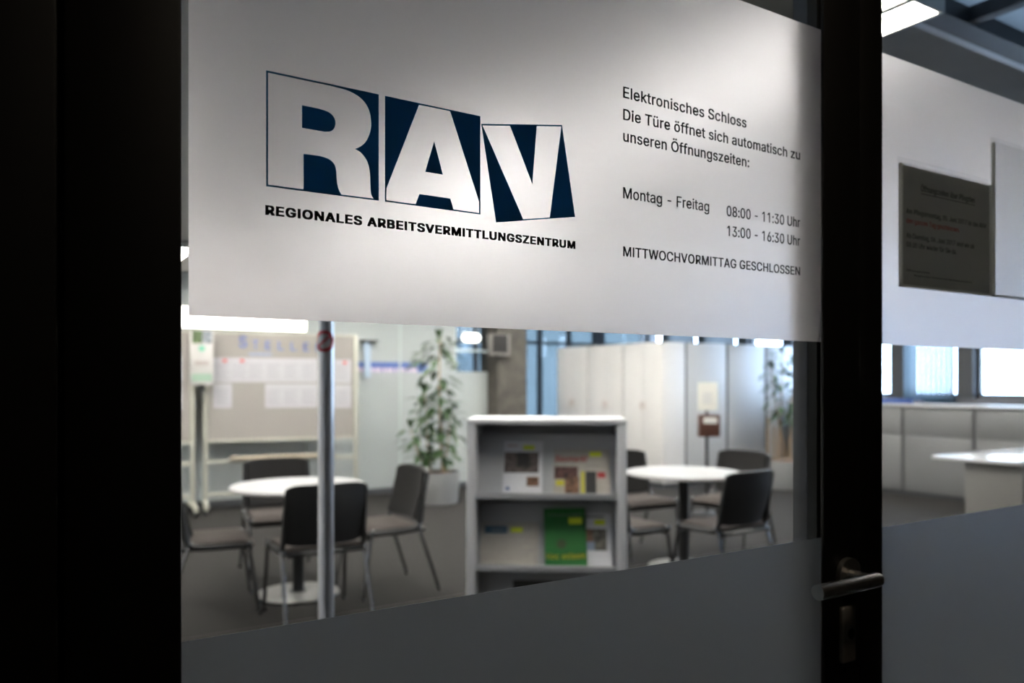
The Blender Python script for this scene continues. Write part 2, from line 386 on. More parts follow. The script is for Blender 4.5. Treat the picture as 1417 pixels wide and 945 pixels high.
'u': (205, '91,-3 73,-1 57,5 44,15 35,29 30,41 27,54 26,69 26,190 57,190 57,72 60,52 68,37 82,28 100,25 113,27 125,31 134,38 142,48 146,61 148,76 148,190 179,190 179,0 149,0 149,46 154,46 147,30 139,18 129,8 111,0'),
'v': (195, '81,0 9,190 42,190 83,78 93,43 103,10 92,10 101,43 112,78 152,190 186,190 113,0'),
'w': (284, '69,0 11,190 44,190 67,107 77,68 88,21 82,21 93,67 103,107 126,190 158,190 181,107 191,68 201,21 196,21 206,68 217,107 240,190 272,190 215,0 184,0 159,86 152,112 145,140 138,169 145,169 138,140 131,112 124,86 99,0'),
'z': (190, '21,0 21,23 127,160 127,161 24,161 24,190 166,190 166,165 63,30 63,28 169,28 169,0'),
'Ö': (267, '133,-3 112,-2 93,4 75,12 59,25 46,40 35,58 27,78 22,101 20,127 22,153 27,176 35,197 46,215 59,230 75,242 93,251 112,256 133,258 155,256 174,251 192,242 208,230 221,215 232,197 240,176 245,153 247,127 245,101 240,78 232,58 221,40 208,25 192,12 174,4 155,-2;133,26 148,28 162,32 175,38 186,47 196,58 204,72 210,88 214,106 215,127 214,148 210,166 204,182 196,196 186,207 175,216 162,223 148,227 133,228 119,227 105,223 92,216 81,207 71,196 63,182 57,166 53,148 52,127 53,106 57,88 63,72 71,58 81,47 92,38 105,32 119,28;170,286 162,288 155,292 151,299 149,306 151,314 155,321 162,325 170,326 177,325 184,321 188,314 190,306 188,299 184,292 177,288;98,286 90,288 83,292 79,299 77,306 79,314 83,321 90,325 98,326 105,325 112,321 116,314 118,306 116,299 112,292 105,288'),
'ö': (208, '104,-4 87,-3 72,1 58,8 46,17 36,29 28,43 22,58 18,75 17,94 18,113 22,130 28,146 36,159 46,171 58,180 72,187 87,191 104,192 120,191 136,187 149,180 161,171 171,159 180,146 186,130 189,113 191,94 189,75 186,58 180,43 171,29 161,17 149,8 136,1 120,-3;104,23 121,26 135,33 146,44 154,59 158,75 160,94 158,112 154,129 146,144 135,155 121,162 104,165 86,162 73,155 62,144 54,129 50,112 48,94 50,75 54,59 62,44 73,33 86,26;140,221 132,223 125,227 121,234 119,242 121,249 125,256 132,260 140,262 147,260 154,256 158,249 160,242 158,234 154,227 147,223;68,221 60,223 53,227 49,234 47,242 49,249 53,256 60,260 68,262 76,260 82,256 86,249 88,242 86,234 82,227 76,223'),
'ü': (205, '91,-3 73,-1 57,5 44,15 35,29 30,41 27,54 26,69 26,190 57,190 57,72 60,52 68,37 82,28 100,25 113,27 125,31 134,38 142,48 146,61 148,76 148,190 179,190 179,0 149,0 149,46 154,46 147,30 139,18 129,8 111,0;138,221 131,223 124,227 120,234 118,242 120,249 124,256 131,260 138,262 146,260 153,256 157,249 159,242 157,234 153,227 146,223;67,221 59,223 52,227 48,234 46,242 48,249 52,256 59,260 67,262 74,260 81,256 85,249 87,242 85,234 81,227 74,223'),
' ': (94, ''),
}


GCACHE = {}


def glyph_faces(ch):
    """filled pieces of one letter: each outer contour with its own holes"""
    if ch in GCACHE:
        return GCACHE[ch]
    cs = [[tuple(int(q) for q in p.split(',')) for p in sp.split()] for sp in GLYPHS[ch][1].split(';') if sp]

    def area(c):
        return .5 * sum(p[0] * q[1] - q[0] * p[1] for p, q in zip(c, c[1:] + c[:1]))

    def inside(pt, c):
        r = False
        for p, q in zip(c, c[1:] + c[:1]):
            if (p[1] > pt[1]) != (q[1] > pt[1]) and pt[0] < (q[0] - p[0]) * (pt[1] - p[1]) / (q[1] - p[1]) + p[0]:
                r = not r
        return r
    out = []
    if cs:
        sg = 1 if area(max(cs, key=lambda c: abs(area(c)))) > 0 else -1
        outer = [c for c in cs if area(c) * sg > 0]
        holes = [c for c in cs if area(c) * sg <= 0]
        for c in outer:
            me = poly_curve([c] + [h for h in holes if inside(h[0], c)])
            out.append(([(v.co.x, v.co.y) for v in me.vertices], [tuple(p.vertices) for p in me.polygons]))
            bpy.data.meshes.remove(me)
    GCACHE[ch] = out
    return out


def text_mesh(s, bold=0.0, shear=0.0):
    """flat lettering in the XY plane; bold thickens every stroke"""
    bm0 = bmesh.new()
    pen = 0
    for ch in s:
        adv, body = GLYPHS[ch]
        for vs, fs in glyph_faces(ch):
            bv = [bm0.verts.new(((pen + x + shear * y) / 500.0, y / 500.0, 0)) for x, y in vs]
            for f in fs:
                bm0.faces.new([bv[i] for i in f])
        pen += adv + bold * 700
    me = bpy.data.meshes.new('txt')
    bm0.to_mesh(me)
    bm0.free()
    if not bold:
        return me
    bm = bmesh.new()
    for dx in (-1, 0, 1):
        for dy in (-.6, .6):
            n0 = len(bm.verts)
            bm.from_mesh(me)
            bm.verts.ensure_lookup_table()
            for v in bm.verts[n0:]:
                v.co.x += dx * bold
                v.co.y += dy * bold
    bm.to_mesh(me)
    bm.free()
    return me


def place_text(name, s, x0, x1, zb, cap, y, m, parent=None, bold=0.0, shear=0.0, out=0.0004, M=None):
    """write s between x0 and x1, baseline zb, cap height cap, facing -Y at plane y"""
    me = text_mesh(s, bold, shear)
    xs = [v.co.x for v in me.vertices]
    a, b = min(xs), max(xs)
    capm = text_mesh('H', bold)
    ch = max(v.co.y for v in capm.vertices)
    bpy.data.meshes.remove(capm)
    kx = (x1 - x0) / (b - a)
    kz = cap / ch
    for v in me.vertices:
        v.co = Vector((x0 + (v.co.x - a) * kx, y, zb + v.co.y * kz))
    bm = bmesh.new()
    bm.from_mesh(me)
    r = bmesh.ops.extrude_face_region(bm, geom=list(bm.faces))
    bmesh.ops.translate(bm, verts=[g for g in r['geom'] if isinstance(g, bmesh.types.BMVert)], vec=(0, -out, 0))
    bmesh.ops.recalc_face_normals(bm, faces=bm.faces)
    bm.to_mesh(me)
    bm.free()
    if M is not None:
        me.transform(M)
    me.name = name
    me.materials.clear()
    me.materials.append(m)
    o = bpy.data.objects.new(name, me)
    COL.objects.link(o)
    if parent:
        o.parent = parent
    return o


def poly_curve(polys):
    """even-odd filled flat shape from lists of (x, z, smooth) -> mesh in the XZ plane (as x, y)"""
    cu = bpy.data.curves.new('poly', 'CURVE')
    cu.dimensions = '2D'
    cu.fill_mode = 'BOTH'
    for pts in polys:
        sp = cu.splines.new('POLY')
        sp.points.add(len(pts) - 1)
        for p, q in zip(sp.points, pts):
            p.co = (q[0], q[1], 0, 1)
        sp.use_cyclic_u = True
    return curve_mesh(cu)


def smooth_path(pts):
    """pts: (x, y) or (x, y, 's') where s marks points on a curve -> Catmull-Rom between s points"""
    out = []
    n = len(pts)
    for i in range(n):
        p, q = pts[i], pts[(i + 1) % n]
        out.append((p[0], p[1]))
        if len(p) > 2 and len(q) > 2 and 'e' not in p[2]:
            # start of a run: 'b', inside 's', end 'e'
            a = pts[i - 1] if 'b' not in p[2] else p
            d = pts[(i + 2) % n] if 'e' not in q[2] else q
            for k in range(1, 8):
                t = k / 8
                out.append(tuple(0.5 * ((2 * p[c]) + (-a[c] + q[c]) * t + (2 * a[c] - 5 * p[c] + 4 * q[c] - d[c]) * t * t + (-a[c] + 3 * p[c] - 3 * q[c] + d[c]) * t ** 3) for c in (0, 1)))
    return out


# ------------------------------------------------------------------ materials
M_BLACK = mat('black powder coated metal', (0.006, 0.005, 0.004, 1), 0.55, 0.0, 0.15, 60, 0.02, 0.25)
M_GASKET = mat('black rubber gasket', (0.003, 0.003, 0.003, 1), 0.8)
M_REVEAL = mat('dark grey anodised metal', (0.055, 0.056, 0.062, 1), 0.45, 0.0, 0.1, 40, 0.0)
M_STEEL = mat('brushed stainless steel', (0.50, 0.48, 0.45, 1), 0.42, 1.0, 0.08, 90, 0.02)
M_DARKHOLE = mat('lock recess', (0.01, 0.006, 0.004, 1), 0.6)
M_CARPET = mat('grey brown carpet', (0.02244, 0.02074, 0.01972, 1), 0.95, 0, 0.25, 90, 0.3, 0.1)
M_CARPET2 = mat('dark corridor floor', (0.03, 0.03, 0.03, 1), 0.8, 0, 0.2, 60)
M_CEIL = mat('grey plaster ceiling', (0.272, 0.268, 0.264, 1), 0.9, 0, 0.04, 8)
M_WALLW = mat('white painted wall', (0.558, 0.558, 0.549, 1), 0.85, 0, 0.03, 6)
M_CORR = mat('dark corridor wall', (0.03, 0.03, 0.03, 1), 0.9, 0, 0.1, 5)
M_PART = mat('satin green grey glass partition', (0.3168, 0.3312, 0.3276, 1), 0.35, 0, 0.03, 2)
M_CONC = mat('exposed concrete', (0.06375, 0.057, 0.048, 1), 0.9, 0, 0.30, 7, 0.25)
M_WFRAME = mat('dark window frame', (0.03, 0.032, 0.036, 1), 0.5, 0, 0.1, 20)
M_CABW = mat('white cabinet laminate', (0.51, 0.49, 0.48, 1), 0.45, 0, 0.02, 4)
M_CABG = mat('light grey cabinet back', (0.352, 0.348, 0.352, 1), 0.5, 0, 0.02, 4)
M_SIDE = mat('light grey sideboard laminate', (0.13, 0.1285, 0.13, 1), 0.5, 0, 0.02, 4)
M_GAP = mat('shadow joint strip', (0.05, 0.05, 0.053, 1), 0.7)
M_WOODP = mat('pale wood', (0.3375, 0.285, 0.2175, 1), 0.55, 0, 0.12, 14)
M_TOP = mat('white table laminate', (0.35, 0.345, 0.35, 1), 0.3, 0, 0.02, 6)
M_TEDGE = mat('pale grey table edge', (0.3375, 0.3225, 0.315, 1), 0.4)
M_BLKPL = mat('black plastic', (0.0064, 0.0064, 0.0072, 1), 0.42, 0, 0.1, 30)
M_FABD = mat('charcoal upholstery', (0.0225, 0.021, 0.021, 1), 0.9, 0, 0.2, 140, 0.15, 0.1)
M_FABT = mat('taupe upholstery', (0.0675, 0.057, 0.05325, 1), 0.9, 0, 0.15, 140, 0.15, 0.1)
M_CHROME = mat('chrome tube', (0.20, 0.20, 0.21, 1), 0.16, 1.0, 0.03, 30)
M_RACK = mat('white rack lacquer', (0.58, 0.575, 0.6, 1), 0.45, 0, 0.02, 6)
M_RACKB = mat('grey rack display board', (0.47, 0.465, 0.48, 1), 0.55, 0, 0.02, 6)
M_BOARD = mat('beige pinboard cloth', (0.224, 0.203, 0.189, 1), 0.95, 0, 0.05, 60, 0.05)
M_CREAM = mat('cream lacquered tube', (0.33, 0.32, 0.275, 1), 0.45, 0, 0.04, 10)
M_PAPER = mat('white paper', (0.3375, 0.3225, 0.3412, 1), 0.9, 0, 0.03, 30)
M_PAPERT = mat('printed grey text', (0.2016, 0.1908, 0.2124, 1), 0.9)
M_BLUE = mat('blue print', (0.08, 0.128, 0.336, 1), 0.7)
M_RED = mat('red print', (0.44, 0.04, 0.04, 1), 0.6)
M_INK = mat('black print', (0.004, 0.004, 0.0045, 1), 0.6)
M_NAVY = frosted('navy blue vinyl', (0.003, 0.0165, 0.045, 1), 0.6, 1.0, (0.060, 0.20, 0.33, 1))
M_YEL = mat('yellow green sticker', (0.7, 0.78, 0.02, 1), 0.6)
M_PLANTER = mat('light grey planter', (0.18, 0.18, 0.18, 1), 0.5, 0, 0.04, 12)
M_SOIL = mat('red brown clay granules', (0.128, 0.06, 0.036, 1), 0.95, 0, 0.4, 80, 0.5)
M_STEM = mat('tan cane stem', (0.256, 0.176, 0.104, 1), 0.8, 0, 0.2, 40)
M_LEAF = mat('glossy green leaf', (0.024, 0.0496, 0.016, 1), 0.45, 0, 0.4, 5)
M_POLE = mat('satin aluminium tube', (0.60, 0.60, 0.63, 1), 0.30, 0.75, 0.04, 30)

G_CLEAR = clear_glass('clear door glass')
G_BLUE = clear_glass('blue solar glass', (0.172, 0.19, 0.193, 1), 1.0)
G_WIN = clear_glass('window glass', (0.95, 0.97, 0.99, 1), 0.6)
G_ACRYL = clear_glass('clear acrylic', (0.985, 0.99, 0.99, 1), 0.7)
FILM = frosted('frosted white film', (0.705, 0.693, 0.71, 1), 0.50, 0.26, (0.75, 0.72, 0.71, 1))
FILM_LOW = frosted('frosted grey film', (0.44, 0.455, 0.48, 1), 0.50, 0.20, (0.345, 0.345, 0.345, 1))

# ------------------------------------------------------------------ the room shell
XL, XR, YB, CEIL = -0.6, 9.85, 9.30, 2.60
YF0, YF1 = 0.775, 0.834          # thickness of the glass front
struct('floor', MB().box(XL - .2, XR + .2, YF0, 11.2, -0.06, 0), M_CARPET, 'dark grey brown office carpet')
struct('floor_corridor', MB().box(-2.2, 3.2, -2.4, YF0, -0.06, 0), M_CARPET2, 'dark corridor floor outside the glass door')
struct('ceiling', MB().box(XL - .2, XR + .2, 1.53, 11.2, CEIL, CEIL + .1), M_CEIL, 'grey office ceiling')
struct('ceiling_corridor', MB().box(-2.2, 3.2, -2.4, YF0, CEIL, CEIL + .1), M_CORR, 'dark corridor ceiling')
struct('wall_left', MB().box(XL - .2, XL, YF0, 11.2, 0, CEIL), M_WALLW, 'white left office wall')
cw = MB()
cw.box(-2.2, -2.1, -2.4, YF0, 0, CEIL).box(3.1, 3.2, -2.4, YF0, 0, CEIL).box(-2.1, 3.1, -2.4, -2.3, 0, CEIL)
struct('wall_corridor', cw, M_CORR, 'dark corridor walls behind the viewer')
GT = 2.35                        # top of the glazing
wf = MB()
wf.box(-2.2, -0.10, YF0, YF1, 0, CEIL).box(2.40, XR + .2, YF0, YF1, 0, CEIL).box(-0.10, 2.40, YF0, YF1, GT, CEIL)
struct('wall_front', wf, M_CORR, 'dark wall around the glass front')

# ceiling strip of dark framed glossy panels just inside the glass front
b = MB()
b.box(XL - .2, XR + .2, 1.42, 1.50, CEIL - .016, CEIL + .1)
for k in range(-5, 14):
    x = 2.70 + .55 * k
    if XL < x < XR:
        b.box(x - .02, x + .02, YF1, 1.42, CEIL - .01, CEIL + .04)
b.box(XL - .2, XR + .2, YF1 - .06, YF1 + .03, CEIL - .01, CEIL + .04)
struct('trim_1', b, M_WFRAME, 'dark frame of the ceiling panels above the glass front')
struct('trim_2', MB().box(XL - .2, XR + .2, 1.50, 1.535, CEIL - .012, CEIL + .1, .004), mat('pale ceiling edge strip', (0.55, 0.58, 0.68, 1), 0.35), 'pale strip along the ceiling panel frame')
struct('ceiling_panel', MB().box(XL - .2, XR + .2, YF1 - .06, 1.45, CEIL + .04, CEIL + .1), frosted('blue grey skylight panels', (.1, .1, .1, 1), .5, 1.0, (0.15, 0.155, 0.16, 1)), 'blue grey skylight panels in a dark frame')

# back wall: frosted partition with a clear upper light beside the column
wb = MB()
XO0, XO1, ZO = 4.97, 5.46, 1.53
wb.box(XL, XO0, YB, YB + .06, 0, CEIL).box(XO0, XO1, YB, YB + .06, 0, ZO)
struct('wall_back', wb, M_PART, 'pale green grey frosted partition behind the plant')
bb = MB()
bb.box(XL, XO1, YB - .012, YB, 0, .07)
struct('baseboard_back', bb, M_REVEAL, 'dark baseboard under the frosted partition')
tr = MB()
for x in (1.77, 2.97, 4.17):
    tr.box(x - .012, x + .012, YB - .008, YB, .07, CEIL)
struct('trim_3', tr, mat('pale joint', (0.40, 0.43, 0.425, 1), .5), 'pale joints between the partition panels')
st = MB()
st.box(3.42, 4.55, YB - .003, YB - .001, 1.520, 1.645)
o = struct('trim_4', st, M_BLUE, 'blue stripe printed across the frosted partition')
st = MB()
for k in range(16):
    st.box(3.55 + .055 * k, 3.585 + .055 * k + .01 * (k % 3), YB - .004, YB - .003, 1.520, 1.572)
struct('trim_5', st, mat('pale pink print', (0.50, 0.40, 0.50, 1), .7), 'pale marks along the lower edge of the blue stripe')
wo = empty('window_1', (0, 0, 0), 0, 'clear upper light of the partition beside the concrete column', None, None, 'structure')
MB().box(XO0, XO1, YB + .02, YB + .028, ZO, CEIL).build('glass_pane', G_WIN, wo, False)
MB().box(XO0, XO1, YB + .005, YB + .045, 1.80, 1.83).box(XO0 - .015, XO0 + .015, YB + .005, YB + .045, ZO, CEIL).build('window_frame', mat('pale frame', (0.5, 0.56, 0.57, 1), .5), wo, False)

# far glazed wall beyond the column (blue solar glass)
YG = 11.0
g = empty('window_2', (0, 0, 0), 0, 'tall blue tinted glazing beyond the concrete column', None, None, 'structure')
MB().box(4.0, XR, YG, YG + .01, .1, CEIL - .05).build('glass_pane', G_BLUE, g, False)
f = MB()
for x in (4.4, 5.0, 5.62, 6.24, 6.86, 7.47, 8.07):
    f.box(x - .03, x + .03, YG - .04, YG + .05, 0, CEIL)
f.box(8.6, 8.78, YG - .1, YG + .05, 0, CEIL)
f.box(4.0, XR, YG - .035, YG + .045, 2.02, 2.07).box(4.0, XR, YG - .04, YG + .05, 0, .1).box(4.0, XR, YG - .04, YG + .05, CEIL - .06, CEIL)
f.build('window_frame', M_WFRAME, g, False)
wl = MB()
wl.box(XL - .2, 4.0, YG, YG + .1, 0, CEIL)
struct('wall_far', wl, M_WALLW, 'white wall beyond the partition')

# right wall: piers and windows over a parapet
wr = MB()
SILL = 1.20
wr.box(XR, XR + .2, YF0, 11.2, 0, SILL).box(XR, XR + .2, YF0, 11.2, 2.42, CEIL)
piers = [5.255 + .875 * k for k in range(-6, 8)]
struct('wall_right', wr, mat('grey parapet', (0.10, 0.10, 0.11, 1), .7), 'parapet and lintel of the window wall')
pm = MB()
for y in piers:
    if 0.9 < y < 11.1:
        pm.box(XR - .03, XR + .2, y - .10, y + .10, SILL, 2.42)
pm.box(XR, XR + .2, YF0, 1.05, SILL, 2.42).box(XR, XR + .2, 10.95, 11.2, SILL, 2.42)
struct('trim_6', pm, M_WFRAME, 'dark piers between the right hand windows')
n = 3
for i, y in enumerate(piers[:-1]):
    y0, y1 = y + .10, y + .775
    if y0 < 0.9 or y1 > 11:
        continue
    w = empty('window_%d' % n, (XR, y0, SILL), 0, None, None, None, 'structure')
    n += 1
    f = MB()
    f.box(.05, .10, 0, .045, 0, 1.22).box(.05, .10, .63, .675, 0, 1.22).box(.05, .10, 0, .675, 0, .05).box(.05, .10, 0, .675, 1.17, 1.22)
    f.build('window_frame', M_WFRAME, w, False)
    MB().box(.07, .078, .04, .64, .04, 1.18).build('glass_pane', G_WIN, w, False)

# concrete column at the end of the partition
cx, cy = 5.70, 9.28
struct('column', MB().box(cx - .235, cx + .235, cy - .235, cy + .235, 0, CEIL, .012), M_CONC, 'bare concrete column behind the magazine rack')

# ------------------------------------------------------------------ the glass front: frame posts, door, side light
YG0 = 0.783                      # corridor face of the glass
struct('trim_7', MB().box(-.12, .0315, .745, YF1, 0, GT, .003), M_BLACK, 'black frame post at the far left', True)
struct('trim_8', MB().box(1.144, 1.2035, .776, YF1, 0, GT, .002), M_BLACK, 'black frame post between the door and the side light', True)

struct('trim_9', MB().box(.028, .045, .80, YF1 + .01, 0, GT), M_GASKET, 'black door stop behind the hinge gap')

door = empty('door_1', (0.035, .80, 0), 0, 'black framed glass office door with frosted lettering', None, None, 'structure')


def at_door(o):
    """keep the mesh where it was modelled, but under the door"""
    o.parent = door
    o.matrix_parent_inverse = Matrix.Translation(door.location).inverted()
    return o


at_door(MB().box(.036, .1275, .750, YF1, .01, GT - .01, .003).build('hinge_stile', M_BLACK))
s = MB()
s.box(1.0545, 1.1415, .777, .7835, .01, GT - .01, .001).box(1.062, 1.1415, .7835, YF1 - .002, .01, GT - .01)
at_door(s.build('lock_stile', M_BLACK))
s = MB()
s.box(1.0535, 1.0625, .7895, .806, .1, GT - .1)
at_door(s.build('glazing_gasket', M_GASKET, None, False))
s = MB()
s.box(1.0535, 1.0625, .807, YF1, .1, GT - .1, .001)
at_door(s.build('glazing_bead', M_REVEAL))
at_door(MB().box(.1275, 1.0535, .777, YF1, .01, .12, .002).build('bottom_rail', M_BLACK))
at_door(MB().box(.1275, 1.0535, .777, YF1, GT - .11, GT - .01, .002).build('top_rail', M_BLACK))
pane = at_door(MB().box(.120, 1.0615, YG0, YG0 + .006, .11, GT - .10).build('glass_pane', G_CLEAR, None, False))
Z0, Z1, ZL = 1.4612, 1.941, 1.160
film = at_door(MB().box(.1385, 1.0535, YG0 - .0012, YG0 - .0001, Z0, Z1).build('frosted_film', FILM, None, False))
filml = at_door(MB().box(.1300, 1.0535, YG0 - .0012, YG0 - .0001, .12, ZL).build('grey_film', FILM_LOW, None, False))
filml['label'] = 'grey frosted film on the lower door glass'
film['label'] = 'white frosted film carrying the logo and opening hours'


def on_film(o):
    o.parent = film
    o.matrix_parent_inverse = (Matrix.Translation(door.location)).inverted() @ Matrix.Identity(4)
    return o


def fix_parent(o, p):
    """parent without moving (all parents here are unrotated)"""
    bpy.context.view_layer.update()
    o.parent = p
    o.matrix_parent_inverse = p.matrix_world.inverted()
    return o


YT = YG0 - .0013


def logo_piece(name, polys, off, k):
    conv = []
    for p in polys:
        pts = smooth_path(p)
        conv.append([pane_xy(off[0] + q[0] / k, off[1] + q[1] / k, YT) for q in pts])
    me = poly_curve(conv)
    for v in me.vertices:
        v.co = Vector((v.co.x, YT, v.co.y))
    bm = bmesh.new()
    bm.from_mesh(me)
    r = bmesh.ops.extrude_face_region(bm, geom=list(bm.faces))
    bmesh.ops.translate(bm, verts=[q for q in r['geom'] if isinstance(q, bmesh.types.BMVert)], vec=(0, -.0003, 0))
    bmesh.ops.recalc_face_normals(bm, faces=bm.faces)
    bm.to_mesh(me)
    bm.free()
    me.materials.clear()
    me.materials.append(M_NAVY)
    o = bpy.data.objects.new(name, me)
    COL.objects.link(o)
    fix_parent(o, film)
    return o


R_out = [(127, 78), (828, 228), (828, 890), (127, 800)]
R_hole = [(139, 92), (545, 178, 'b'), (640, 206, 's'), (718, 252, 's'), (765, 318, 's'), (781, 400, 's'), (775, 460, 's'), (752, 515, 's'), (722, 547, 's'), (682, 567, 'e'),
          (683, 569, 'b'), (722, 595, 's'), (755, 642, 's'), (772, 705, 's'), (776, 780, 's'), (780, 845, 's'), (797, 877, 'e'),
          (595, 851, 'b'), (576, 812, 's'), (567, 760, 's'), (561, 690, 's'), (546, 655, 's'), (512, 628, 's'), (460, 611, 'e'), (360, 598), (360, 819), (139, 790)]
R_isl = [(350, 295), (455, 317, 'b'), (515, 338, 's'), (549, 370, 's'), (559, 408, 's'), (550, 440, 's'), (527, 458, 's'), (490, 460, 'e'), (350, 436)]
logo_piece('logo_letter', [R_out, R_hole, R_isl], (340, 80), 4.5)
kz = 1417 / 300
logo_piece('logo_letter', [[(60, 60), (683, 193), (683, 835), (60, 750)],
                           [(282, 118), (486, 160), (675, 752), (675, 826), (508, 802), (486, 731), (285, 702), (260, 768), (69, 743), (69, 665)],
                           [(381, 358), (323, 555), (438, 575)]], (520, 120), kz)
logo_piece('logo_letter', [[(689, 243), (1216, 250), (1302, 851), (786, 887)],
                           [(697, 253), (878, 256), (1023, 635), (1051, 257), (1213, 259), (1137, 855), (963, 866)]], (520, 120), kz)


def door_text(s, l, r, base, cap_px, bold=0.0, m=M_INK):
    xa, zb = pane_xy(l, base, YT)
    xb, _ = pane_xy(r, base, YT)
    a = (l - CX) / F_PX
    t = YT / (SA - a * CA)
    o = place_text('lettering', s, xa, xb, zb, cap_px / F_PX * t, YT, m, None, bold)
    fix_parent(o, film)
    return o


door_text('REGIONALES ARBEITSVERMITTLUNGSZENTRUM', 367, 796, 296.6, 13.0, .040)
door_text('Elektronisches Schloss', 862.3, 1032.8, 134.9, 15.4, .011)
door_text('Die Türe öffnet sich automatisch zu', 862.3, 1106.9, 165.5, 15.2, .011)
door_text('unseren Öffnungszeiten:', 862.3, 1036.6, 195.2, 15.2, .011)
door_text('Montag - Freitag', 862.3, 981.2, 274.0, 15.2, .006)
door_text('08:00 - 11:30 Uhr', 1005.6, 1106.8, 298.6, 14.2, .006)
door_text('13:00 - 16:30 Uhr', 1006.2, 1106.8, 326.2, 14.2, .006)
door_text('MITTWOCHVORMITTAG GESCHLOSSEN', 862.3, 1106.9, 354.3, 13.5, .011)

# handle and lock
hd = at_door(MB().tube([(1.108, .7765, 1.0985), (1.108, .768, 1.0985)], .026, 32).build('door_handle', M_STEEL))
hd['label'] = 'stainless lever handle on the black lock stile'
lv = MB()
lv.tube([(1.108, .768, 1.0985), (1.108, .7350, 1.0985)], .0082, 20)
o = lv.build('neck', M_STEEL)
fix_parent(o, hd)
lv = MB()
pts = [(.9735, .728, 1.0985), (.9745, .728, 1.0985), (1.112, .728, 1.0985), (1.1165, .7285, 1.0985), (1.1185, .730, 1.0985)]
lv.tube(pts, [.0102, .0112, .0112, .0105, .006], 28)
o = lv.build('lever', M_STEEL)
fix_parent(o, hd)
lp = at_door(MB().box(1.090, 1.122, .768, .7772, .962, 1.049, .003, 3).build('lock_plate', mat('dull steel plate', (0.50, 0.46, 0.41, 1), .6, 0.8, .1, 60)))
o = MB().tube([(1.106, .7685, 1.008), (1.106, .7655, 1.008)], .0125, 28).build('cylinder_ring', M_STEEL)
fix_parent(o, lp)
o = MB().tube([(1.106, .7670, 1.008), (1.106, .7648, 1.008)], .0085, 24).build('cylinder', M_DARKHOLE)
fix_parent(o, lp)

# side light
sl = empty('window_%d' % n, (1.2035, .80, 0), 0, 'glass side light with frosted bands right of the door', None, None, 'structure')
o = MB().box(1.2035, 2.34, YG0, YG0 + .006, .06, GT - .06).build('glass_pane', G_CLEAR, None, False); fix_parent(o, sl)
o = MB().box(1.2045, 2.34, YG0 - .0012, YG0 - .0001, Z0, Z1).build('frosted_film', FILM, None, False); fix_parent(o, sl)
o = MB().box(1.2045, 2.34, YG0 - .0012, YG0 - .0001, .06, ZL).build('grey_film', FILM_LOW, None, False); fix_parent(o, sl)
f = MB()
f.box(2.34, 2.40, .776, YF1, 0, GT).box(1.2035, 2.34, .776, YF1, 0, .06).box(1.2035, 2.34, .776, YF1, GT - .06, GT)
o = f.build('frame', M_BLACK, None, False); fix_parent(o, sl)


# acrylic sign holders on the side light
def acrylic(name, x0, x1, z0, z1, label):
    t = empty(name, ((x0 + x1) / 2, .770, z0), 0, label, 'sign', 'acrylic holders on the side light')
    w = (x1 - x0) / 2
    h = z1 - z0
    MB().box(-w, w, .0085, .0115, 0, h, .0008).build('back_plate', G_ACRYL, t, False)
    MB().box(-w, w, .0, .003, 0, h - .012, .0008).build('front_plate', G_ACRYL, t, False)
    e = MB()
    e.box(-w, -w + .004, .003, .0085, 0, h - .012).box(w - .004, w, .003, .0085, 0, h - .012).box(-w, w, .003, .0085, 0, .004)
    e.build('edge_strip', mat('polished acrylic edge', (0.55, 0.58, 0.56, 1), .1, 0, 0, 1, 0, .8), t, False)
    return t, w, h


t, w, h = acrylic('sign_holder', 1.2515, 1.538, 1.5585, 1.776, 'clear acrylic holder with a dark closing notice, nearest the door')
MB().box(-w + .006, w - .006, .0045, .0062, .004, h - .014).build('notice_sheet', frosted('thin notice paper', (.3, .3, .27, 1), .6, 1.0, (0.345, 0.343, 0.315, 1)), t, False)
ink = mat('notice print', (0.02, 0.02, 0.02, 1), .9)
rink = mat('notice red print', (0.30, 0.02, 0.01, 1), .9)
place_text('lettering', 'Öffnungszeiten über Pfingsten', -.085, .085, h - .052, .0105, .0044, ink, t)
MB().box(-.085, .085, .0040, .0044, h - .0565, h - .0555).build('underline', ink, t, False)
place_text('lettering', 'Am Pfingstmontag, 05. Juni 2017 ist das RAV', -.128, .125, h - .094, .0085, .0044, ink, t)
place_text('lettering', 'den ganzen Tag geschlossen.', -.128, .035, h - .110, .0085, .0044, rink, t)
place_text('lettering', 'Ab Dienstag, 06. Juni 2017 sind wir ab', -.128, .083, h - .135, .0085, .0044, ink, t)
place_text('lettering', '08.00 Uhr wieder für Sie da.', -.128, .025, h - .150, .0085, .0044, ink, t)
place_text('lettering', 'Öffnungszeiten', -.128, -.060, .0265, .0035, .0044, ink, t)
place_text('lettering', 'Regionales Arbeitsvermittlungszentrum', -.105, .075, .0195, .0030, .0044, ink, t)
acrylic('sign_holder', 1.546, 1.762, 1.5585, 1.857, 'empty clear acrylic holder, the taller one farther from the door')


# ------------------------------------------------------------------ lamps
M_LAMP = emit('warm white fluorescent tube cover', (1.0, 0.955, 0.90, 1), LAMP)
M_LAMP_DIM = emit('dimmed fluorescent tube cover', (1.0, 0.955, 0.90, 1), LAMP * .5)  # output halved to tone down the glow on the frosted film
M_LHOUS = mat('white lamp housing', (0.55, 0.55, 0.52, 1), .5)


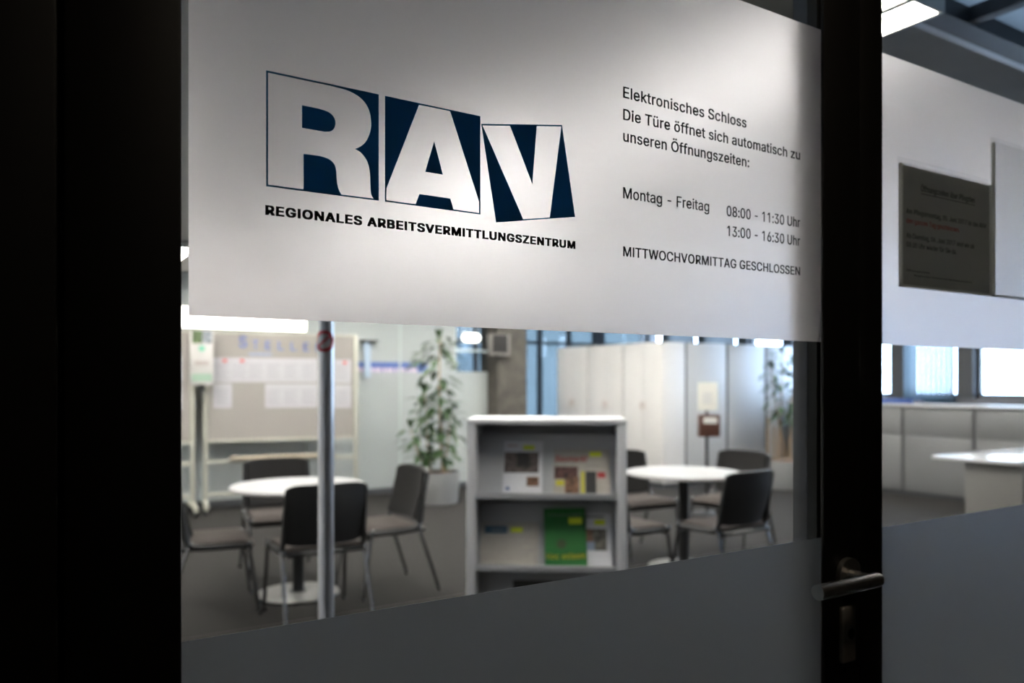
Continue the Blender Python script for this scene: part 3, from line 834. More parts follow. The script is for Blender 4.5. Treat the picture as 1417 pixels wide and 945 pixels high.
def luminaire(x, y0, label, tube=None):
    t = empty('ceiling_light', (x, y0, CEIL - .022), 0, label, 'lamp', 'louvred ceiling lights')
    L = 1.42
    h = MB()
    h.box(-.125, .125, 0, L, -.012, 0).box(-.13, -.118, 0, L, -.05, 0).box(.118, .13, 0, L, -.05, 0).box(-.13, .13, -.008, .004, -.05, 0).box(-.13, .13, L - .004, L + .008, -.05, 0)
    h.box(-.050, -.020, 0, L, -.052, -.01).box(-.05, .05, .3, .5, 0, .022).box(-.05, .05, 1.0, 1.2, 0, .022)
    h.build('housing', M_LHOUS, t, False)
    d = MB()
    d.box(-.118, -.050, .008, L - .008, -.046, -.014).box(-.020, .118, .008, L - .008, -.046, -.014)
    d.build('diffuser', tube or M_LAMP, t, False)
    c = MB()
    for k in range(1, 12):
        c.box(-.118, .118, k * L / 12 - .002, k * L / 12 + .002, -.052, -.0465)
    c.build('louvre', M_LHOUS, t, False)
    return t


rows = {.05: ('in the unseen row added along the left wall', (1, 2, 3)), 2.285: ('in the row nearest the door', (0, 1, 2, 3)), 1.2: ('in the added short row before the pinboards', (3,)), 3.6: ('in the added short row behind the left round table', (2, 3)),  # left wall and short rows are added, brightening pole and film
        4.9: ('in the middle row', (0, 1, 2, 3)), 5.95: ('in the added row before the tall cabinets', (2, 3, 4)), 7.1: ('in the added row above the box stand', (2,)), 8.3: ('in the row by the windows', (0, 1, 2))}  # cabinet and box stand rows are added to brighten cabinets and film
names = ['first', 'second', 'third', 'fourth', 'fifth']
for x, (rt, ks) in rows.items():
    for i, k in enumerate(ks):
        luminaire(x, 1.36 + 1.95 * k, '%s louvred light from the glass front %s' % (names[i], rt), M_LAMP_DIM if (2 < x < 3 and k == 0) else None)

wlamp = empty('wall_light', (1.85, YB - .05, 1.985), 0, 'long bright white wall light above the pinboards', 'lamp')
MB().box(-1.1, 1.1, 0, .05, .0, .24, .006).build('housing', M_LHOUS, wlamp)
MB().box(-1.09, 1.09, -.012, .001, .008, .23).build('diffuser', emit('soft white panel', (1.0, 0.90, 0.83, 1), 8.0), wlamp, False)
ol = empty('oval_light', (5.19, YB - .02, 1.985), 0, 'small oval bulkhead light left of the concrete column', 'lamp')
MB().box(-.135, .135, 0, .02, -.07, .07, .009).build('housing', M_LHOUS, ol)
b = bmesh.new()
q = MB()
q.tube([(-.075, -.015, 0), (.075, -.015, 0)], .055, 20)
q.lathe([(0, -.055), (.03, -.046), (.047, -.028), (.055, 0), (.047, .028), (.03, .046), (0, .055)], (-.075, -.015, 0), 24)
q.lathe([(0, -.055), (.03, -.046), (.047, -.028), (.055, 0), (.047, .028), (.03, .046), (0, .055)], (.075, -.015, 0), 24)
q.build('cover', emit('oval lamp cover', (1, .97, .93, 1), 6.0), ol)
# unseen corridor lamp, dim, put overhead to highlight the door handle
cl = empty('corridor_light', (.85, .10, CEIL), 0, 'dim unseen corridor light placed to highlight the door handle', 'lamp')
MB().box(-.16, .16, -.16, .16, -.03, 0, .004).build('housing', M_LHOUS, cl)
MB().box(-.145, .145, -.145, .145, -.036, -.028).build('diffuser', emit('dim warm downlight', (1, .86, .68, 1), 11.0), cl, False)


# ------------------------------------------------------------------ furniture: chairs and tables
def make_chair():
    t = empty('visitor_chair')

    def back(u, v, off=0.0, w=.235):
        x = (u * 2 - 1) * w
        z = .455 + v * .360
        y = -.195 - .075 * v - .012 * math.sin(math.pi * v) + .055 * (x / .235) ** 2 + off
        zz = z - .02 * abs(u * 2 - 1) ** 6 * (1 if v > .5 else -1)
        return Vector((x, y, zz))
    MB().grid(lambda u, v: back(u, v), 16, 10, .014).build('backrest', M_BLKPL, t)
    MB().grid(lambda u, v: back(u, .04 + .93 * v, .022, .218), 16, 10, .016).build('back_pad', M_FABD, t)

    def seat(u, v, off=0.0):
        x = (u * 2 - 1) * .222
        y = -.165 + .395 * v
        e = max(abs(u * 2 - 1) ** 8, abs(v * 2 - 1) ** 8)
        z = .455 - .028 * max(0, v - .8) / .2 * max(0, v - .8) / .2 - .012 * e + off
        return Vector((x, y, z))
    MB().grid(lambda u, v: seat(u, v), 14, 14, .024).build('seat', M_FABT, t)
    MB().grid(lambda u, v: Vector((seat(u, v).x * 1.03, -.20 + .42 * v, seat(u, v, -.026).z)), 12, 12, .018).build('seat_shell', M_BLKPL, t)
    for s in (-1, 1):
        pts = [(s * .236, -.215, .79), (s * .238, -.185, .66), (s * .24, -.165, .54), (s * .24, -.155, .47), (s * .24, -.135, .432), (s * .24, -.09, .418), (s * .24, .0, .415), (s * .24, .12, .415), (s * .238, .215, .412)]
        MB().tube(pts, [.010, .014, .016, .018, .019, .019, .018, .017, .015], 12, .8).build('side_frame', M_BLKPL, t)
        for (a, b_) in (((s * .243, .19, .43), (s * .252, .255, .008)), ((s * .243, -.135, .45), (s * .256, -.285, .008))):
            lg = MB().tube([a, b_], .0115, 14).build('leg', M_CHROME, t)
            MB().lathe([(0, 0), (.014, 0), (.014, .014), (.011, .018)], (b_[0], b_[1], 0), 16).build('glide', M_BLKPL, lg)
            MB().lathe([(0, -.014), (.010, -.010), (.014, 0), (.010, .010), (0, .014)], (a[0] + s * .006, a[1], a[2]), 14).build('joint_cap', M_CHROME, lg)
    return t


PROTO = make_chair()
first = [True]


def chair(xc, zc, fx, fz, label, group):
    """chair at camera-ground position (xc, zc) facing camera-ground direction (fx, fz)"""
    o = PROTO if first[0] else copy_tree(PROTO)
    first[0] = False
    x, y = cam2w(xc, zc)
    dx, dy = cam2w(fx, fz)
    o.location = (x, y, 0)
    o.rotation_euler = (0, 0, math.atan2(dy, dx) - math.pi / 2)
    return tag(o, label, 'chair', group)


GL, GR = 'chairs at the left round table', 'chairs at the right round table'
chair(-1.175, 4.78, -.48, .82, 'black chair with its back to the glass door, in front of the left round table', GL)
chair(-1.70, 5.85, .42, -.9, 'chair on the far side of the left round table, by the pinboard', GL)
chair(-.87, 5.42, -.82, -.52, 'chair with taupe seat right of the left round table, by the potted plant', GL)
chair(-1.86, 4.93, .90, .40, 'chair cut by the door frame at the left of the left round table', GL)
chair(1.45, 5.42, -.56, .80, 'black chair with its back to the glass door, in front of the right round table', GR)
chair(1.81, 6.58, -.72, -.70, 'chair on the far right side of the right round table, before the planter', GR)
chair(1.03, 6.55, .45, -.85, 'chair on the far left side of the right round table', GR)
chair(.74, 5.40, .80, .55, 'chair half hidden behind the magazine rack at the right round table', GR)


def round_table(xc, zc, label):
    x, y = cam2w(xc, zc)
    t = empty('round_table', (x, y, 0), 0, label, 'table', 'round white tables')
    tt = MB().lathe([(0, .698), (.405, .698), (.43, .708), (.43, .718), (.426, .722), (0, .722)], n=72).build('tabletop', M_TOP, t)
    MB().lathe([(.4302, .704), (.4315, .706), (.4315, .717), (.4302, .719)], n=72).build('edge_band', M_TEDGE, tt)
    MB().lathe([(.0, .018), (.055, .018), (.055, .028), (.038, .032), (.038, .66), (.11, .69), (.11, .698), (0, .698)]).build('column', M_BLKPL, t)
    b_ = MB().lathe([(0, .006), (.262, .006), (.262, .014), (.24, .018), (0, .026)], n=56).build('base_plate', mat('grey steel base plate', (0.18, 0.174, 0.168, 1), .35, .3, .05, 20), t)
    MB().lathe([(0, 0), (.264, 0), (.264, .0065), (0, .0065)], n=56).build('base_edge', M_BLKPL, b_)


round_table(-1.41, 5.24, 'round white pedestal table before the pinboard, left of the magazine rack')
round_table(1.29, 5.98, 'round white pedestal table before the tall cabinets, right of the magazine rack')

# ------------------------------------------------------------------ magazine rack
rx, ry = cam2w(.168, 3.92)
RZ = -math.atan2(CA, SA) + math.radians(-4)
rack = empty('magazine_rack', (rx, ry, 0), RZ, 'white magazine display rack with sloped shelves', 'rack')
RW, RD, RH = .395, .36, 1.188
MB().box(-RW, -RW + .045, 0, RD, 0, RH, .004).build('side_panel', M_RACK, rack)
MB().box(RW - .045, RW, 0, RD, 0, RH, .004).build('side_panel', M_RACK, rack)
MB().box(-RW, RW, -.004, RD, RH, RH + .026, .005).build('top_panel', M_RACK, rack)
MB().box(-RW + .045, RW - .045, RD - .012, RD, .02, RH).build('back_panel', M_RACKB, rack, False)
LEAN = math.radians(24)
LIPS = [.832, .474, .116]
for z in LIPS:
    MB().box(-RW + .045, RW - .045, .005, .022, z - .016, z + .016, .003).box(-RW + .045, RW - .045, .02, .075, z - .016, z - .004).build('shelf_lip', mat('grey shelf lip', (0.36, 0.36, 0.375, 1), .45), rack)
    Mx = Matrix.Translation((0, .062, z - .010)) @ Matrix.Rotation(-LEAN, 4, 'X')
    MB().box(-RW + .045, RW - .045, 0, .010, 0, .335, M=Mx).build('display_board', M_RACKB, rack, False)
MB().box(-RW + .045, RW - .045, .02, RD, 0, .08).build('plinth', M_RACK, rack, False)
bpy.context.view_layer.update()
MR = rack.matrix_world.copy()


def magazine(px0, w, h, shelf, roll, label, paper, out=.0, thick=.007):
    """a booklet leaning on a display board; returns thing whose local x/z is the cover plane, origin at its bottom centre"""
    z = LIPS[shelf]
    o = empty('magazine', (0, 0, 0), 0, label, 'magazine', 'publications on the rack')
    lift = .5 * w * abs(math.sin(roll))
    o.matrix_world = MR @ Matrix.Translation((px0, .058 - out, z - .002 + lift)) @ Matrix.Rotation(-LEAN, 4, 'X') @ Matrix.Rotation(roll, 4, 'Y')
    MB().box(-w / 2, w / 2, -thick, 0, 0, h, .001).build('cover', paper, o, False)
    o['w'], o['h'], o['t'] = w, h, thick
    return o


def patch(o, name, x0, x1, z0, z1, m, lift=.0006):
    y = -o['t'] - lift
    return MB().box(x0, x1, y, y + .0005, z0, z1).build(name, m, o, False)


def px2x(px):
    return (px - 756.0) / 1100.0 * 3.90


M_PAGE = mat('glossy white page', (0.7, 0.69, 0.72, 1), .45)
M_BEIGE = mat('cream newsprint', (0.46, 0.42, 0.375, 1), .8, 0, .06, 30)
M_PHOTO = mat('dark colour photograph', (0.091, 0.07, 0.063, 1), .4, 0, .95, 48)
M_SKIN = mat('warm printed photograph', (0.182, 0.091, 0.0525, 1), .4, 0, .8, 60)
M_DK = mat('near black print', (0.02, 0.018, 0.017, 1), .5)
M_TEAL = mat('dark teal print', (0.035, 0.10, 0.16, 1), .5)
M_GREEN = mat('strong green print', (0.014, 0.15, 0.022, 1), .5, 0, .04, 20)
M_LIMET = mat('yellow print', (0.62, 0.56, 0.03, 1), .5)
M_BROWNE = mat('brown green emblem', (0.06, 0.085, 0.03, 1), .6)
M_GREYT = mat('grey print', (0.36, 0.33, 0.31, 1), .8)
M_SAGE = mat('pale sage print', (0.19, 0.26, 0.205, 1), .7)

o = magazine(px2x(722), .200, .285, 0, 0.0, 'white brochure with a dark photo, left on the upper shelf', M_PAGE)
patch(o, 'photo', -.096, .080, .115, .225, M_PHOTO)
patch(o, 'photo', -.030, .030, .150, .222, M_DK, .0012)
patch(o, 'photo', .015, .082, .085, .045 + .0, M_SKIN) if False else patch(o, 'photo', .020, .082, .045, .095, M_SKIN)
patch(o, 'sticker', .000, .058, .238, .262, M_YEL, .0012)
patch(o, 'lettering', -.085, -.03, .258, .264, mat('pale red print', (.5, .25, .22, 1), .6))
patch(o, 'emblem', -.085, -.065, .025, .040, M_BLUE)

o = magazine(px2x(806), .285, .245, 0, 0.0, 'newspaper with a red title and brown photos, right on the upper shelf', M_BEIGE)
place_text('lettering', 'Baumarkt', -.135, .030, .176, .034, -.0077, M_RED, o, .02, .3)
patch(o, 'photo', -.138, -.02, .085, .150, mat('maroon photograph', (.09, .035, .03, 1), .5, 0, .95, 60))
patch(o, 'photo', -.085, -.015, .008, .095, M_SKIN, .0012)
patch(o, 'price_flash', -.130, -.088, .050, .078, M_LIMET, .0012)
patch(o, 'photo', .018, .072, .010, .125, M_DK)
patch(o, 'photo', -.004, .014, .010, .125, M_LIMET)
patch(o, 'photo', .078, .118, .092, .122, M_RED)
patch(o, 'sticker', .040, .100, .205, .230, M_YEL)
patch(o, 'printed_lines', .020, .095, .150, .158, M_GREYT)

o = magazine(px2x(703), .290, .225, 1, 0.0, 'cream news sheet with a teal header, left on the lower shelf', M_BEIGE)
patch(o, 'header', -.130, -.015, .165, .205, M_TEAL)
place_text('lettering', 'Stepper', -.095, -.03, .178, .014, -.0082, M_GREYT, o)
patch(o, 'sticker', .005, .065, .172, .198, M_YEL)
for k in range(6):
    patch(o, 'printed_lines', -.13, .13 - .03 * (k % 3), .140 - .021 * k, .147 - .021 * k, M_GREYT)

o = magazine(px2x(784), .212, .300, 1, -.035, 'green magazine with yellow title, middle of the lower shelf', M_GREEN, .012)
place_text('lettering', 'Hoc eslaem', -.098, .098, .040, .030, -.0077, M_LIMET, o, .02)
place_text('lettering', 'Chancen', -.085, .085, .258, .014, -.0077, M_GREYT, o)
patch(o, 'sticker', .020, .088, .215, .248, M_YEL)
e = MB().tube([(-.02, -.0073, .115), (-.02, -.0080, .115)], .024, 24).build('emblem', M_BROWNE, o)

o = magazine(px2x(824), .175, .275, 1, 0.0, 'white brochure with a portrait photo, behind the green magazine', M_PAGE)
patch(o, 'photo', -.075, .062, .085, .195, mat('office photograph', (.12, .11, .09, 1), .4, 0, .95, 50))
patch(o, 'photo', -.060, -.010, .125, .190, M_SKIN, .0012)
patch(o, 'photo', -.066, .0, .086, .128, mat('pale blue shirt print', (.25, .30, .42, 1), .5), .0014)
patch(o, 'sticker', .0, .055, .215, .242, M_YEL)
patch(o, 'lettering', -.05, .05, .255, .262, M_DK)

o = magazine(px2x(735), .20, .285, 2, 0.0, 'dark grey booklet on the bottom shelf of the rack', mat('dark grey cover', (.05, .05, .042, 1), .6))
patch(o, 'panel', -.09, .09, .15, .26, mat('darker grey print', (.03, .03, .03, 1), .6))
o = magazine(px2x(796), .20, .285, 2, 0.0, 'dark green booklet on the bottom shelf of the rack', mat('dark green cover', (.012, .045, .02, 1), .6))
patch(o, 'panel', -.09, .09, .15, .26, mat('darker green print', (.008, .03, .014, 1), .6))


# ------------------------------------------------------------------ mobile pinboards
def pinboard(L, R, label):
    L, R = Vector(L), Vector(R)
    mid = (L + R) / 2
    d = R - L
    W = d.length / 2
    t = empty('pinboard', (mid.x, mid.y, 0), math.atan2(d.y, d.x), label, 'pinboard', 'mobile pinboards along the partition')
    MB().box(-W + .03, W - .03, -.014, .014, .765, 1.925).build('panel', M_BOARD, t, False)
    fr = MB()
    fr.box(-W + .02, W - .02, -.022, .022, .742, .772, .005).box(-W + .02, W - .02, -.020, .020, 1.918, 1.942, .005)
    fr.build('frame', M_CREAM, t)
    for s in (-1, 1):
        MB().box(s * W - .022, s * W + .022, -.02, .02, .09, 1.945, .006).build('upright', M_CREAM, t)
        ft = MB().tube([(s * W, -.29, .075), (s * W, -.2, .095), (s * W, .2, .095), (s * W, .29, .075)], .028, 14).build('foot', M_CREAM, t)
        for y in (-.26, .26):
            MB().tube([(s * W - .014, y, .027), (s * W + .014, y, .027)], .027, 16).box(s * W - .010, s * W + .010, y - .012, y + .012, .03, .065).build('caster', M_BLKPL, ft)
        MB().tube([(s * (W - .005), -.035, 1.335), (s * (W - .005), .035, 1.335)], .032, 18).build('clamp_knob', M_CREAM, t)
    MB().box(-W, W, -.014, .014, .515, .550, .004).build('rail', M_CREAM, t)
    MB().box(-W, W, -.014, .014, .165, .200, .004).build('rail', M_CREAM, t)
    return t, W


pb, PW = pinboard((1.765, 9.0), (3.36, 8.72), 'beige pinboard headed with blue letters, behind the left round table')
bd = [c for c in pb.children if c.name.startswith('panel')][0]
bpy.context.view_layer.update()
MP = pb.matrix_world.copy()


def bx(px, W=PW):
    """board-local x of a photo column (board face)"""
    a = (px - CX) / F_PX
    d = Vector((CA + SA * a, SA - CA * a))
    o_ = MP.translation.to_2d()
    u = (MP.to_3x3() @ Vector((1, 0, 0))).to_2d()
    # o + s u = k d
    det = u.x * (-d.y) - (-d.x) * u.y
    s = ((-o_.x) * (-d.y) - (-d.x) * (-o_.y)) / det
    return s


for i, ch in enumerate('STELLEN'):
    xm = bx(336 + 17.5 * i)
    me_ = .052 if i == 0 else .040
    place_text('letter', ch, xm - me_ * .8, xm + me_ * .8, 1.775 - .012 * (i > 0) - .004 * i, me_ * 2.4, -.0145, M_BLUE, bd, .02)
MB().box(bx(344), bx(376), -.0155, -.0142, 1.690, 1.715).build('caption_strip', mat('grey blue print', (.20, .23, .33, 1), .8), bd, False)
MB().box(bx(318), bx(318) + 1.12, -.11, -.025, .556, .590, .004).build('ledge', M_WOODP, pb)


def sheet(xm, zt, label, red=False, tm=None):
    w_, h_ = .19, .265
    o = empty('notice_sheet', (0, 0, 0), 0, label, 'notice', 'job notices on the pinboards')
    o.matrix_world = (tm or MP) @ Matrix.Translation((xm, -.0150, zt - h_))
    MB().box(-w_ / 2, w_ / 2, -.0012, 0, 0, h_).build('paper', M_PAPER, o, False)
    tx = MB()
    for k in range(7):
        tx.box(-w_ / 2 + .02, w_ / 2 - .02 - .02 * (k % 3), -.0017, -.0012, h_ - .075 - .025 * k, h_ - .069 - .025 * k)
    tx.build('printed_lines', M_PAPERT, o, False)
    if red:
        MB().box(-.0, .045, -.0018, -.0012, h_ - .05, h_ - .018).build('red_mark', M_RED, o, False)
    return o


z_a, z_b, z_c = 1.660, 1.375, 1.265
ords = ['leftmost', 'second', 'third', 'fourth', 'fifth', 'sixth']
top = [(308, True), (332, True), (355, False), (379, False), (403, False), (427, False)]
for k, (p, r) in enumerate(top):
    sheet(bx(p), z_a, '%s white notice%s in the top row under the blue letters' % (ords[k], ' with a red mark' if r else ''), r)
sheet(bx(308), z_b + .004, 'white notice under the leftmost top row notice on the pinboard')
for k, p in enumerate((379, 403, 427)):
    sheet(bx(p), z_b, 'white notice in the second row of the pinboard, %s of three side by side' % ('left', 'middle', 'right')[k])
sheet(bx(474), z_a - .01, 'white notice with a red mark right of the steel pole, upper one', True)
sheet(bx(474), z_b - .01, 'white notice right of the steel pole, lower one')

pb2, PW2 = pinboard((.0, 9.02), (1.62, 8.93), 'beige pinboard mostly hidden behind the left door stile')
bpy.context.view_layer.update()
M2 = pb2.matrix_world.copy()
for k, zz in enumerate((1.66, 1.37)):
    sheet(PW2 - .20, zz, '%s white notice at the right end of the half hidden pinboard' % ('upper', 'lower')[k], False, M2)
# narrow poster hung over the joint of the two boards
po = empty('narrow_poster', (1.70, 8.86, 1.36), math.radians(-6), 'narrow poster with a dark photo on top, hung where the two pinboards meet', 'poster')
MB().box(-.115, .115, -.006, 0, 0, .585, .002).build('backing', mat('pale poster card', (0.34, 0.32, 0.31, 1), .7), po)
MB().box(-.095, .005, -.0075, -.006, .445, .578).build('photo', mat('dark green photograph', (.06, .09, .035, 1), .6, 0, .7, 20), po, False)
MB().box(.005, .100, -.0075, -.006, .445, .578).build('photo', mat('grey photograph', (.16, .17, .19, 1), .6, 0, .6, 20), po, False)
MB().tube([(0, -.006, .39), (0, -.0078, .39)], .032, 24).build('emblem', mat('sea green print', (.10, .32, .22, 1), .6), po)
MB().box(-.10, .10, -.0075, -.006, .04, .125).build('print_band', M_SAGE, po, False)
MB().box(-.07, .07, -.0075, -.006, .21, .26).build('printed_lines', mat('faint pink print', (0.27, 0.23, 0.23, 1), .8), po, False)
MB().box(-.03, .03, -.03, .0, -.05, .01, .006).build('clip', M_BLKPL, po)

# pale strip hanging from a small grey bracket on the partition
hx = 3.70
hs = empty('hanging_strip', (hx, YB, 1.40), 0, 'pale blue strip hanging from a grey bracket beside the pinboard', 'sign')
MB().box(-.065, .135, -.12, 0, .485, .515, .004).build('bracket', M_REVEAL, hs)
MB().box(-.035, .045, -.075, -.070, .05, .487).build('strip', mat('pale blue card', (.33, .40, .50, 1), .6), hs, False)

# ------------------------------------------------------------------ steel pole with a round red sticker
px_, py_ = cam2w(-.585, 2.5)
pole = empty('steel_pole', (px_, py_, 0), 0, 'round satin steel pole standing behind the door glass', 'pole')
MB().lathe([(.0245, .02), (.0245, CEIL)], n=32).build('tube', M_POLE, pole)
MB().lathe([(0, 0), (.075, 0), (.075, .012), (.03, .02), (.026, .03)], n=36).build('base_flange', M_POLE, pole)
ang0 = math.atan2(-py_, -px_) - math.radians(14)


def wrap(name, fn_r0, fn_r1, r, m, parent, zc=1.526, a0=0, a1=2 * math.pi, n=48):
    """annulus sector wrapped on the tube: flat coords (s, z) -> cylinder"""
    bm = bmesh.new()
    ring = []
    for k in range(n + 1):
        a = a0 + (a1 - a0) * k / n
        row = []
        for rr in (fn_r0, fn_r1):
            s_, z_ = rr * math.cos(a), rr * math.sin(a)
            th = ang0 + s_ / .0245
            row.append(bm.verts.new((r * math.cos(th), r * math.sin(th), zc + z_)))
        ring.append(row)
    for A, B in zip(ring, ring[1:]):
        bm.faces.new((A[0], A[1], B[1], B[0]))
    bmesh.ops.solidify(bm, geom=list(bm.faces), thickness=.0003)
    q_ = MB()
    q_.bm.free()
    q_.bm = bm
    return q_.build(name, m, parent)


stk = wrap('sticker', .001, .0335, .0250, mat('white sticker', (.62, .60, .60, 1), .6), pole)
stk['label'] = 'round red ringed prohibition sticker'
wrap('sticker_ring', .0225, .0340, .0254, mat('sticker red', (.52, .03, .04, 1), .55), stk)
q = MB()
for k in range(7):
    s_ = -.016 + .032 * k / 6
    th = ang0 + s_ / .0245
    Mx = Matrix.Translation((.0255 * math.cos(th), .0255 * math.sin(th), 1.526 + s_ * .9)) @ Matrix.Rotation(th, 4, 'Z')
    q.box(-.0004, .0004, -.004, .004, -.004, .004, M=Mx)
q.build('sticker_bar', mat('sticker red', (.52, .03, .04, 1)), stk, False)


# ------------------------------------------------------------------ plants
def leaf_mesh(bm, base, d, L, wd_, droop):
    d = d.normalized()
    side = d.cross(Vector((0, 0, 1)))
    if side.length < .05:
        side = Vector((1, 0, 0))
    side.normalize()
    rows_ = []
    N = 6
    for k in range(N + 1):
        t = k / N
        c = base + d * (L * t) + Vector((0, 0, -droop * L * t * t))
        wv = wd_ * math.sin(math.pi * min(1, t * .93 + .07)) ** .8 * .5
        up = Vector((0, 0, .25 * wv))
        rows_.append((bm.verts.new(c - side * wv + up), bm.verts.new(c), bm.verts.new(c + side * wv + up)))
    for A, B in zip(rows_, rows_[1:]):
        bm.faces.new((A[0], A[1], B[1], B[0]))
        bm.faces.new((A[1], A[2], B[2], B[1]))


def plant(xc, zc, pot_r, pot_h, stems, label, leaf_L=.185, stakes=()):
    x, y = cam2w(xc, zc)
    # the pot's own axes follow the sight line so that a stem list reads (right, back, height)
    t = empty('potted_plant', (x, y, 0), -math.atan2(CA, SA), label, 'plant', 'potted plants')
    pot = MB().lathe([(0, .0), (pot_r * .93, .0), (pot_r * .95, .01), (pot_r, pot_h), (pot_r * .95, pot_h), (pot_r * .94, pot_h - .05), (0, pot_h - .05)], n=56).build('planter', M_PLANTER, t)
    MB().lathe([(0, pot_h - .012), (pot_r * .6, pot_h - .016), (pot_r * .945, pot_h - .03), (pot_r * .945, pot_h - .049), (0, pot_h - .049)], n=40).build('soil', M_SOIL, t)
    for (sx_, sy_, tx_, ty_, H, r, lv_) in stems:
        pts = []
        for k in range(9):
            u = k / 8
            pts.append(Vector((sx_ + (tx_ - sx_) * u + .012 * math.sin(5 * u + sx_ * 40), sy_ + (ty_ - sy_) * u + .012 * math.cos(4 * u), pot_h - .03 + (H - pot_h + .03) * u)))
        stm = MB().tube(pts, [r * (1 - .6 * k / 8) for k in range(9)], 10).build('stem', M_STEM, t)
        bm = bmesh.new()
        for (z0, z1, cnt, spread) in lv_:
            cnt = int(cnt * 1.5)
            for k in range(cnt):
                z = z0 + (z1 - z0) * (k + random.random()) / cnt
                u = min(1, max(0, (z - pot_h) / (H - pot_h)))
                p = Vector((sx_ + (tx_ - sx_) * u, sy_ + (ty_ - sy_) * u, z))
                az = k * 2.399 + random.uniform(-.4, .4)
                el = random.uniform(-.15, .75)
                d = Vector((math.cos(az) * math.cos(el), math.sin(az) * math.cos(el), math.sin(el)))
                tw = d * spread * random.uniform(.25, 1.0)
                leaf_mesh(bm, p + tw, Vector((d.x, d.y, d.z - .25)), leaf_L * random.uniform(.75, 1.15), leaf_L * .42, random.uniform(.2, .6))
        # crown tip
        tip = Vector((tx_, ty_, H))
        for k in range(6):
            az = k * 1.05
            leaf_mesh(bm, tip, Vector((math.cos(az) * .45, math.sin(az) * .45, 1)), leaf_L * .8, leaf_L * .3, .15)
        q_ = MB()
        q_.bm.free()
        q_.bm = bm
        q_.build('foliage', M_LEAF, stm)
    for (sx_, sy_, H, r) in stakes:
        MB().tube([(sx_, sy_, pot_h - .04), (sx_, sy_, H)], r, 12).build('cane', M_STEM, t)
    return t


plant(-.866, 9.2, .258, .365,
      [(.06, .0, .02, .0, 1.90, .020, [(.50, .8, 14, .10), (.8, 1.25, 26, .13), (1.25, 1.45, 8, .12), (1.42, 1.74, 30, .30), (1.74, 1.88, 8, .1)]),
       (-.07, .03, -.16, .02, 1.28, .014, [(.45, .7, 10, .10), (.75, 1.25, 20, .14)]),
       (-.13, -.05, -.30, -.04, .86, .010, [(.42, .86, 16, .09)]),
       (.10, -.05, .14, -.05, 1.0, .012, [(.45, .98, 18, .12)])],
      'tall leafy potted plant in a grey round planter, left of the magazine rack')
plant(3.60, 10.5, .27, .37,
      [(-.06, .0, -.04, .0, 1.78, .016, [(.85, 1.05, 10, .10), (1.05, 1.45, 18, .18), (1.5, 1.76, 12, .14)]),
       (.02, .03, -.16, .05, 1.58, .013, [(.95, 1.0, 3, .1), (1.25, 1.56, 14, .10)]),
       (.06, -.03, .12, -.02, 1.62, .015, [(.80, 1.2, 18, .14), (1.25, 1.58, 10, .14)])],
      'tall sparse potted plant by the tall cabinets at the door frame', .15,
      [(-.22, 0, .93, .011), (-.14, -.02, .80, .010)])

# ------------------------------------------------------------------ tall cabinets
CABH = 1.925


def tall_cabinet(x0, x1, y0, y1, face, label):
    """face 'x': doors look towards -X ; 'y': back panel looks towards -Y"""
    t = empty('tall_cabinet', ((x0 + x1) / 2, (y0 + y1) / 2, 0), 0, label, 'cabinet', 'tall office cabinets')
    hx_, hy_ = (x1 - x0) / 2, (y1 - y0) / 2
    MB().box(-hx_ + (.02 if face == 'x' else .004), hx_ - .004, -hy_ + (.004 if face == 'x' else .012), hy_ - .004, .06, CABH, .003).build('body', M_CABW if face == 'x' else M_CABG, t)
    MB().box(-hx_ + .03, hx_ - .01, -hy_ + .03, hy_ - .01, 0, .06).build('plinth', M_REVEAL, t, False)
    if face == 'x':
        for (a, b_) in ((-hy_ + .012, -.002), (.002, hy_ - .012)):
            d_ = MB().box(-hx_, -hx_ + .02, a, b_, .075, CABH - .012, .002).build('door', M_CABW, t)
            s_ = -1 if a < -.01 else 1
            MB().box(-hx_ - .018, -hx_ - .001, s_ * .035 - .006, s_ * .035 + .006, 1.02, 1.13, .003).build('handle', mat('pinkish metal handle', (.40, .30, .28, 1), .4), d_)
    else:
        MB().box(-hx_ + .022, hx_ - .022, -hy_, -hy_ + .013, .075, CABH - .012, .002).build('back_panel', M_CABG, t)
        MB().box(-hx_, -hx_ + .020, -hy_ + .003, -hy_ + .013, .06, CABH).build('joint_strip', M_GAP, t, False)
    return t


tall_cabinet(7.21, 7.61, 9.35, 10.14, 'x', 'white two door cabinet at the far end of the row by the blue glazing')
tall_cabinet(7.21, 7.61, 8.55, 9.34, 'x', 'white two door cabinet in the middle of the row')
tall_cabinet(7.21, 7.61, 7.75, 8.54, 'x', 'white two door cabinet at the near corner of the row')
tall_cabinet(7.62, 8.40, 7.75, 8.17, 'y', 'grey backed cabinet behind the brown box stand')
tall_cabinet(8.41, 9.19, 7.75, 8.17, 'y', 'grey backed cabinet behind the sparse potted plant')
tall_cabinet(9.20, 9.80, 7.75, 8.17, 'y', 'grey backed cabinet in the corner by the windows')

